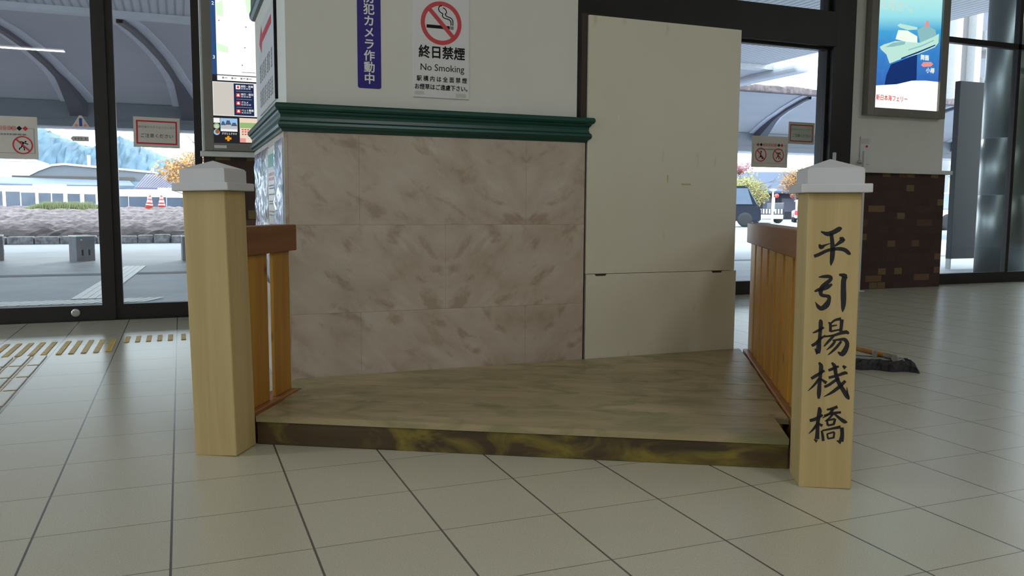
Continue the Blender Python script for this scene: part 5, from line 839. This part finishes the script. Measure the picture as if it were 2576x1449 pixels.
# station sheds, white hall, tiled house and hill behind the buses
t = thing('long_shed', 'long low shed with pale blue sheet roof above the left bus', 'building', (0, 95, -.55)); P = lambda x, z: far(x, z, 60, 95)
def prism(name, pts, y, dep, m, par, zo=.55):
    bm = new_bm(); add_poly(bm, [(x, 0, z+zo) for x, z in pts], (0, dep, 0)); o = obj(name, bm, m, par); return o
a = P(-13, 2.08); b = P(-2.5, 1.98); c = P(-2.9, 2.38); d = P(-13, 2.56); e = P(-2.35, 2.12)
bm = new_bm(); add_poly(bm, [(a[0], 0, a[1]+.55), (b[0], 0, b[1]+.55), (c[0], 4, c[1]+.55), (d[0], 4, d[1]+.55)], (0, .2, .12)); obj('sheet_roof', bm, M['roofblue'], t)
obj('wall', box(a[0], b[0]-1, .6, 6, 0, P(0, 2.0)[1]+.55), M['darkwall'], t); obj('eave', box(a[0], b[0], -.1, .3, a[1]+.20, a[1]+.52), M['roofblue'], t)
t = thing('arched_platform_roof', 'curved white edged platform roof behind the long shed', 'roof', (0, 100, -.55)); P = lambda x, z: far(x, z, 56, 100)
top = [P(*q) for q in ((-8.3, 2.50), (-7.63, 2.90), (-6.88, 3.22), (-6.2, 3.30), (-4.37, 3.16), (-2.6, 3.02), (-.97, 2.88))]
for nm, up, lo, m in (('white_edge', .0, .20, 'roofwhite'), ('dark_gable', .20, 3.0, 'beam')):
    bm = new_bm(); pts = [(x, z-up) for x, z in top]; low = [(x, max(z-lo, P(0, 2.30)[1])) for x, z in top]
    add_poly(bm, [(x, .0 if up == 0 else .25, z+.55) for x, z in pts]+[(x, .0 if up == 0 else .25, min(z, pz-.02)+.55) for (x, z), (px_, pz) in zip(reversed(low), reversed(pts))], (0, 6, 0)); obj(nm, bm, M[m], t)
obj('lower_eave', box(P(-9.0, 0)[0], P(-2.3, 0)[0], -.3, .3, P(0, 2.36)[1]+.35, P(0, 2.50)[1]+.55), M['roofdark'], t)
for px_ in (-7.4, -5.2, -3.0): obj('support', box(P(px_, 0)[0]-.2, P(px_, 0)[0]+.2, .3, .7, 0, P(0, 2.4)[1]+.5), M['beam'], t)
t = thing('white_hall', 'plain white flat topped building under the left door notice', 'building', (0, 112, -.55)); P = lambda x, z: far(x, z, 70, 112); obj('wall', box(P(-15, 0)[0], P(-9.75, 0)[0], 0, 10, 0, P(0, 3.95)[1]+.55, .1), M['plaster'], t); obj('parapet', box(P(-15, 0)[0]-.2, P(-9.75, 0)[0]+.2, -.2, 10.2, P(0, 3.95)[1]+.55, P(0, 3.95)[1]+.8, .05), M['roofwhite'], t)
t = thing('tiled_house', 'white house with a mauve tiled roof behind the cones', 'house', (0, 90, -.55)); P = lambda x, z: far(x, z, 58, 90)
q = [P(-2.35, 1.78), P(-.45, 1.76), P(.75, 2.78), P(-1.74, 2.76)]
bm = new_bm(); add_poly(bm, [(q[0][0], 0, q[0][1]+.55), (q[1][0], 0, q[1][1]+.55), (q[2][0], 5, q[2][1]+.55), (q[3][0], 5, q[3][1]+.55)], (0, .1, .18)); rf = obj('tiled_roof', bm, M['tile_roof'], t)
bm = new_bm(); n = 13
for i in range(n+1):
    f = i/n; p0 = Vector((q[0][0]+(q[1][0]-q[0][0])*f, -.02, q[0][1]+(q[1][1]-q[0][1])*f+.72)); p1 = Vector((q[3][0]+(q[2][0]-q[3][0])*f, 4.98, q[3][1]+(q[2][1]-q[3][1])*f+.74)); add_tube(bm, [p0, p1], .06, 5)
obj('tile_ridges', bm, M['tile_roof'], rf)
obj('wall', box(q[0][0]+.3, q[1][0]+3, .8, 7, 0, q[0][1]+.50), M['plaster'], t)
bm = new_bm(); add_poly(bm, [(q[1][0]+.15, .8, q[1][1]+.3), (q[2][0]+.6, 5, q[2][1]+.35), (q[2][0]+.6, 5, 0), (q[1][0]+.15, .8, 0)], (.4, 0, 0)); obj('gable_wall', bm, M['plaster'], t)
# utility pole lines
for x, z, lb_ in ((-5.2, 4.05, 'white utility pole left of the door mullion'), (-1.35, 3.3, 'white utility pole below the orange tree')):
    t = thing('utility_pole', lb_, 'pole', (far(x, 0, 60, 105)[0], 105, -.55)); bm = new_bm(); add_tube(bm, [(0, 0, 0), (0, 0, far(0, z, 60, 105)[1]+.5)], .16, 8); obj('shaft', bm, M['roofwhite'], t, True)
# hazy wooded hill
def hill(name, prof, y0, y1, m, seed, label, bump=1.2):
    bm = new_bm(); r = random.Random(seed); xs = []; nx = 260; ny = 10; g = []
    for j in range(ny+1):
        row = []; f = j/ny
        for i in range(nx+1):
            x = prof[0][0]+(prof[-1][0]-prof[0][0])*i/nx
            for (xa, za), (xb, zb) in zip(prof, prof[1:]):
                if xa <= x <= xb: zz = za+(zb-za)*(x-xa)/(xb-xa); break
            k = math.sin(f*math.pi*.5)
            row.append(bm.verts.new((x+r.uniform(-.4, .4), y0+(y1-y0)*f+r.uniform(-2, 2), -1+(zz+1)*k+(r.uniform(-bump, bump)+.6*math.sin(x*.55)*bump if 0 < j else 0))))
        g.append(row)
    for j in range(ny):
        for i in range(nx): bm.faces.new((g[j][i], g[j][i+1], g[j+1][i+1], g[j+1][i]))
    add_poly(bm, [g[ny][0].co.copy(), g[ny][nx].co.copy(), (prof[-1][0], y1+60, -1), (prof[0][0], y1+60, -1)])
    return struct(obj(name, bm, M[m], smooth=True), label, 'hill')
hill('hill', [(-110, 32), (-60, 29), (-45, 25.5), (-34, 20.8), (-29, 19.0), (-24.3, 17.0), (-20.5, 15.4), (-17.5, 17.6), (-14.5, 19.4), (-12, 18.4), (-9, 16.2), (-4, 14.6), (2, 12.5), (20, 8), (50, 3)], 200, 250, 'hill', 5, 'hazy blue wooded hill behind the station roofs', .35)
# ------------------------------------------------------------------ trees
def tree(name, label, x, y, h, cz, rx, rz, leaf, n, seed, size=.16, group=None, z0=-.012, trunk=.1, branches=9, bare=.0):
    t = thing(name, label, 'tree', (x, y, z0), 0, group); r = random.Random(seed); bm = new_bm()
    add_tube(bm, [(0, 0, 0), (.05, .02, h*.4), (-.03, .03, h*.8)], [trunk, trunk*.7, trunk*.25], 8)
    for i in range(branches):
        a = r.uniform(0, 6.28); s = r.uniform(.3, .7)*h; e = Vector((math.cos(a)*rx*r.uniform(.6, 1), math.sin(a)*rx*r.uniform(.6, 1), s+rz*r.uniform(.3, 1.1)))
        m_ = Vector((e.x*.4, e.y*.4, s+(e.z-s)*.55)); add_tube(bm, [(0, 0, s), m_, e], [trunk*.4, trunk*.25, trunk*.07], 5)
        for k in range(3): f = e+Vector((r.uniform(-.4, .4)*rx, r.uniform(-.4, .4)*rx, r.uniform(-.1, .4)*rz)); add_tube(bm, [m_.lerp(e, .4+.2*k), f], [trunk*.12, trunk*.03], 4)
    obj('trunk', bm, M['bark'], t, True); bm = new_bm(); cl = []
    for i in range(16):
        while True:
            p = Vector((r.uniform(-1, 1), r.uniform(-1, 1), r.uniform(-1, 1)))
            if p.length < 1: break
        cl.append((Vector((p.x*rx*.8, p.y*rx*.8, cz+p.z*rz*.8)), r.uniform(.28, .5)))
    for i in range(n):
        c, q = r.choice(cl); d = Vector((r.gauss(0, 1), r.gauss(0, 1), r.gauss(0, 1))).normalized()*q*r.random()**.4; p = c+Vector((d.x*rx, d.y*rx, d.z*rz*1.1)); u = Vector((r.gauss(0, 1), r.gauss(0, 1), r.gauss(0, 1))).normalized(); v = u.orthogonal().normalized(); s = size*r.uniform(.5, 1.2)
        add_poly(bm, [p-u*s, p+v*s*.6, p+u*s, p-v*s*.6])
    obj('foliage', bm, M[leaf], t, recalc=False); return t
tree('autumn_tree', 'orange autumn tree beside the left pier seen through the door', .9, 34, 4.0, 2.75, 1.35, .75, 'leaf_orange', 3200, 4, .06, z0=-.55, trunk=.10)
tree('bare_tree', 'sparse dark branched tree at the right edge of the left door', 1.05, 21.0, 4.2, 3.2, .75, .9, 'leaf_green', 420, 6, .06, z0=.3, trunk=.06, branches=16)
tree('autumn_tree', 'yellow green autumn tree behind the black car', 33.6, 41.2, 3.4, 1.75, 1.75, 1.15, 'leaf_yellow', 3600, 8, .075)
tree('autumn_tree', 'pinkish red tree top above the yellow green tree', 36.3, 46, 4.4, 3.45, 1.3, .75, 'leaf_red', 2200, 9, .075)
tree('autumn_tree', 'orange autumn tree beside the lettered post cap', 38.6, 43.0, 4.2, 2.55, 1.25, 1.2, 'leaf_orange', 3200, 10, .075)
# ------------------------------------------------------------------ right car park
def car(label, x, y, rot, Lc, H, W_, m, cat='car', van=False):
    t = thing(cat.replace(' ', '_'), label, cat, (x, y, -.012), rot); hb = H*.53
    pr = [(-Lc/2, .25), (Lc/2, .25), (Lc/2, hb*.85), (Lc/2-.15, hb), (-Lc/2+.1, hb), (-Lc/2, hb*.9)]
    bm = new_bm(); add_poly(bm, [(a, -W_/2, z) for a, z in pr], (0, W_, 0)); es = list(bm.edges); bmesh.ops.bevel(bm, geom=es, offset=.05, segments=2, affect='EDGES'); obj('body', bm, m, t)
    f = .33*Lc if van else .16*Lc; cab = [(-Lc/2+.12, hb-.03), (f+.42, hb-.03), (f-.05, H), (-Lc/2+.25, H)]
    bm = new_bm(); add_poly(bm, [(a, -W_/2+.08, z) for a, z in cab], (0, W_-.16, 0)); bmesh.ops.bevel(bm, geom=list(bm.edges), offset=.05, segments=2, affect='EDGES'); obj('cabin', bm, m, t)
    for s in (-1, 1):
        yy = s*(W_/2-.08); 
        for a, b in ((-.40, -.02), (.03, .9)):
            xa = -Lc/2+.35+(f+Lc/2-.35)*(a+.4)/1.3; xb = -Lc/2+.35+(f+Lc/2-.35)*(b+.4)/1.3; bm = new_bm(); add_poly(bm, [(xa, yy+s*.004, hb+.04), (xb+(.22 if b > .5 else 0), yy+s*.004, hb+.04), (xb, yy+s*.004, H-.10), (xa, yy+s*.004, H-.10)], (0, s*.012, 0)); obj('side_window', bm, M['carglass'], t)
    bm = new_bm(); add_poly(bm, [(f+.40, -W_/2+.16, hb+.03), (f+.40, W_/2-.16, hb+.03), (f-.01, W_/2-.2, H-.06), (f-.01, -W_/2+.2, H-.06)], (.03, 0, .02)); obj('windscreen', bm, M['carglass'], t)
    bm = new_bm(); add_poly(bm, [(-Lc/2+.10, -W_/2+.16, hb+.05), (-Lc/2+.10, W_/2-.16, hb+.05), (-Lc/2+.20, W_/2-.2, H-.10), (-Lc/2+.20, -W_/2+.2, H-.10)], (-.03, 0, 0)); obj('rear_window', bm, M['carglass'], t)
    for s in (-1, 1):
        obj('headlight', box(Lc/2-.06, Lc/2+.012, s*W_*.36-.14, s*W_*.36+.14, hb*.62, hb*.82, .01), M['silver'], t); obj('tail_light', box(-Lc/2-.015, -Lc/2+.05, s*W_*.42-.09, s*W_*.42+.09, hb*.62, hb*.98, .01), M['taillight'], t)
        for xx in (-Lc*.31, Lc*.31):
            bm = new_bm(); add_lathe(bm, [(.2, -.1), (.31, -.09), (.31, .09), (.2, .1)], 18); w_ = obj('wheel', bm, M['tyre'], t, True); w_.rotation_euler = (math.pi/2, 0, 0); w_.location = (xx, s*(W_/2-.09), .31)
    obj('bumper', box(Lc/2-.1, Lc/2+.03, -W_/2+.08, W_/2-.08, .22, .42, .03), M['silver'], t); return t
car('black car facing right behind the cream board edge', 22.22, 28.56, math.radians(-36), 3.4, 1.74, 1.68, M['carblack'], van=True)
car('pale pink car with red tail lamps beside the lettered post', 34.4, 37.0, math.radians(52), 3.6, 1.30, 1.6, M['carpink'])
car('white car at the left edge of the far right window', 29.0, 22.2, math.radians(172), 4.2, 1.45, 1.7, M['carwhite'])
t = thing('truck', 'dark truck with a white front bar behind the street lamp', 'truck', (29.6, 34.4, -.012), math.radians(-22)); obj('cargo_bed', box(-.75, .75, 0, 3, .38, .78, .03), M['darkwall'], t); bm = new_bm()
for k in range(9): add_box(bm, -.68+k*.16, -.60+k*.16, -.03, .01, .52, .76)
obj('grille', bm, M['silver'], t); obj('bumper', box(-.62, .72, -.08, 0, .24, .46, .02), M['carwhite'], t); obj('side_board', box(.752, .80, 0, 3, .30, 1.10, .02), M['board_dark'], t)
for wx in (-.6, .6):
    bm = new_bm(); add_lathe(bm, [(.12, -.1), (.26, -.09), (.26, .09), (.12, .1)], 16); w_ = obj('wheel', bm, M['tyre'], t, True); w_.rotation_euler = (math.pi/2, 0, 0); w_.location = (wx, .45, .26)
t = thing('street_lamp', 'slim white street lamp with a flat disc head in the car park', 'lamp', (28.25, 32.5, -.012)); bm = new_bm(); add_tube(bm, [(0, 0, 0), (0, 0, 1.66)], [.07, .04], 10); obj('pole', bm, M['roofwhite'], t, True); bm = new_bm(); add_lathe(bm, [(.05, 1.64), (.18, 1.72), (.19, 1.76), (.05, 1.79)], 20); obj('lamp_head', bm, M['silver'], t, True); obj('flag', box(-.09, .09, -.05, -.042, .65, 1.35), M['carwhite'], t)
t = thing('lantern_hall', 'dark timber hall with slate blue roof and hanging red lanterns', 'building', (41.6, 49.0, -.012), math.radians(-24)); obj('wall', box(-4, 4, 0, 5, 0, 1.96), M['darkwall'], t)
bm = new_bm(); add_poly(bm, [(-4.4, -.5, 1.92), (4.4, -.5, 1.92), (4.4, 3.0, 3.5), (-1.2, 3.0, 3.5), (-4.4, 1.2, 2.75)], (0, .05, .14)); obj('roof', bm, M['navy_roof'], t)
for k in range(5): obj('window', box(-3.5+k*1.4, -2.6+k*1.4, -.03, .01, .55, 1.55), M['shade_glass'], t)
for k in range(6): obj('post', box(-3.85+k*1.4, -3.75+k*1.4, -.12, -.02, 0, 1.92), M['darkwall'], t)
for k in range(6):
    c, s = math.cos(math.radians(-24)), math.sin(math.radians(-24)); lx = -3.3+k*1.15; ly = -.62
    l = thing('paper_lantern', 'round red paper lantern hanging under the slate blue eave', 'lantern', (41.6+lx*c-ly*s, 49.0+lx*s+ly*c, 1.55), 0, 'red lanterns on the timber hall'); bm = new_bm(); add_lathe(bm, [(.07, 0), (.16, .08), (.18, .16), (.16, .24), (.07, .32)], 14); obj('shade', bm, M['lantern'], l, True); bm = new_bm(); add_tube(bm, [(0, 0, .32), (0, 0, .46)], .015, 6); obj('cord', bm, M['tyre'], l)
# apartment block seen in the far right window
ab = thing('apartment_block', 'tall beige building with white ribs outside the far right window', 'building', (39.0, 32.0, -.012)); obj('wall', box(-1.5, 40, 0, 8, 0, 16), M['beige'], ab); obj('base_wall', box(-1.5, 40, -.5, 0, 0, 1.4), M['navy_roof'], ab)
for k, x in enumerate((.1, 1.55, 5.2, 6.6, 10.2, 11.6, 15.4, 19, 22.6, 26.2, 30, 34)): obj('rib', box(x, x+.45, -.5, 0, 1.4, 16), M['pilaster'], ab)
for fl in range(5):
    z = 2.0+fl*2.5; obj('balcony', box(2.35, 4.9, -.9, 0, z, z+1.0), M['pilaster'], ab); obj('window', box(2.4, 2.95, -.05, .02, z+1.05, z+2.1), M['shade_glass'], ab); obj('balcony', box(7.4, 9.9, -.9, 0, z, z+1.0), M['pilaster'], ab); obj('window', box(7.6, 9.5, -.05, .02, z+1.05, z+2.1), M['shade_glass'], ab)
obj('ledge', box(0, 2.0, -.7, -.5, 2.6, 3.2), M['pilaster'], ab)
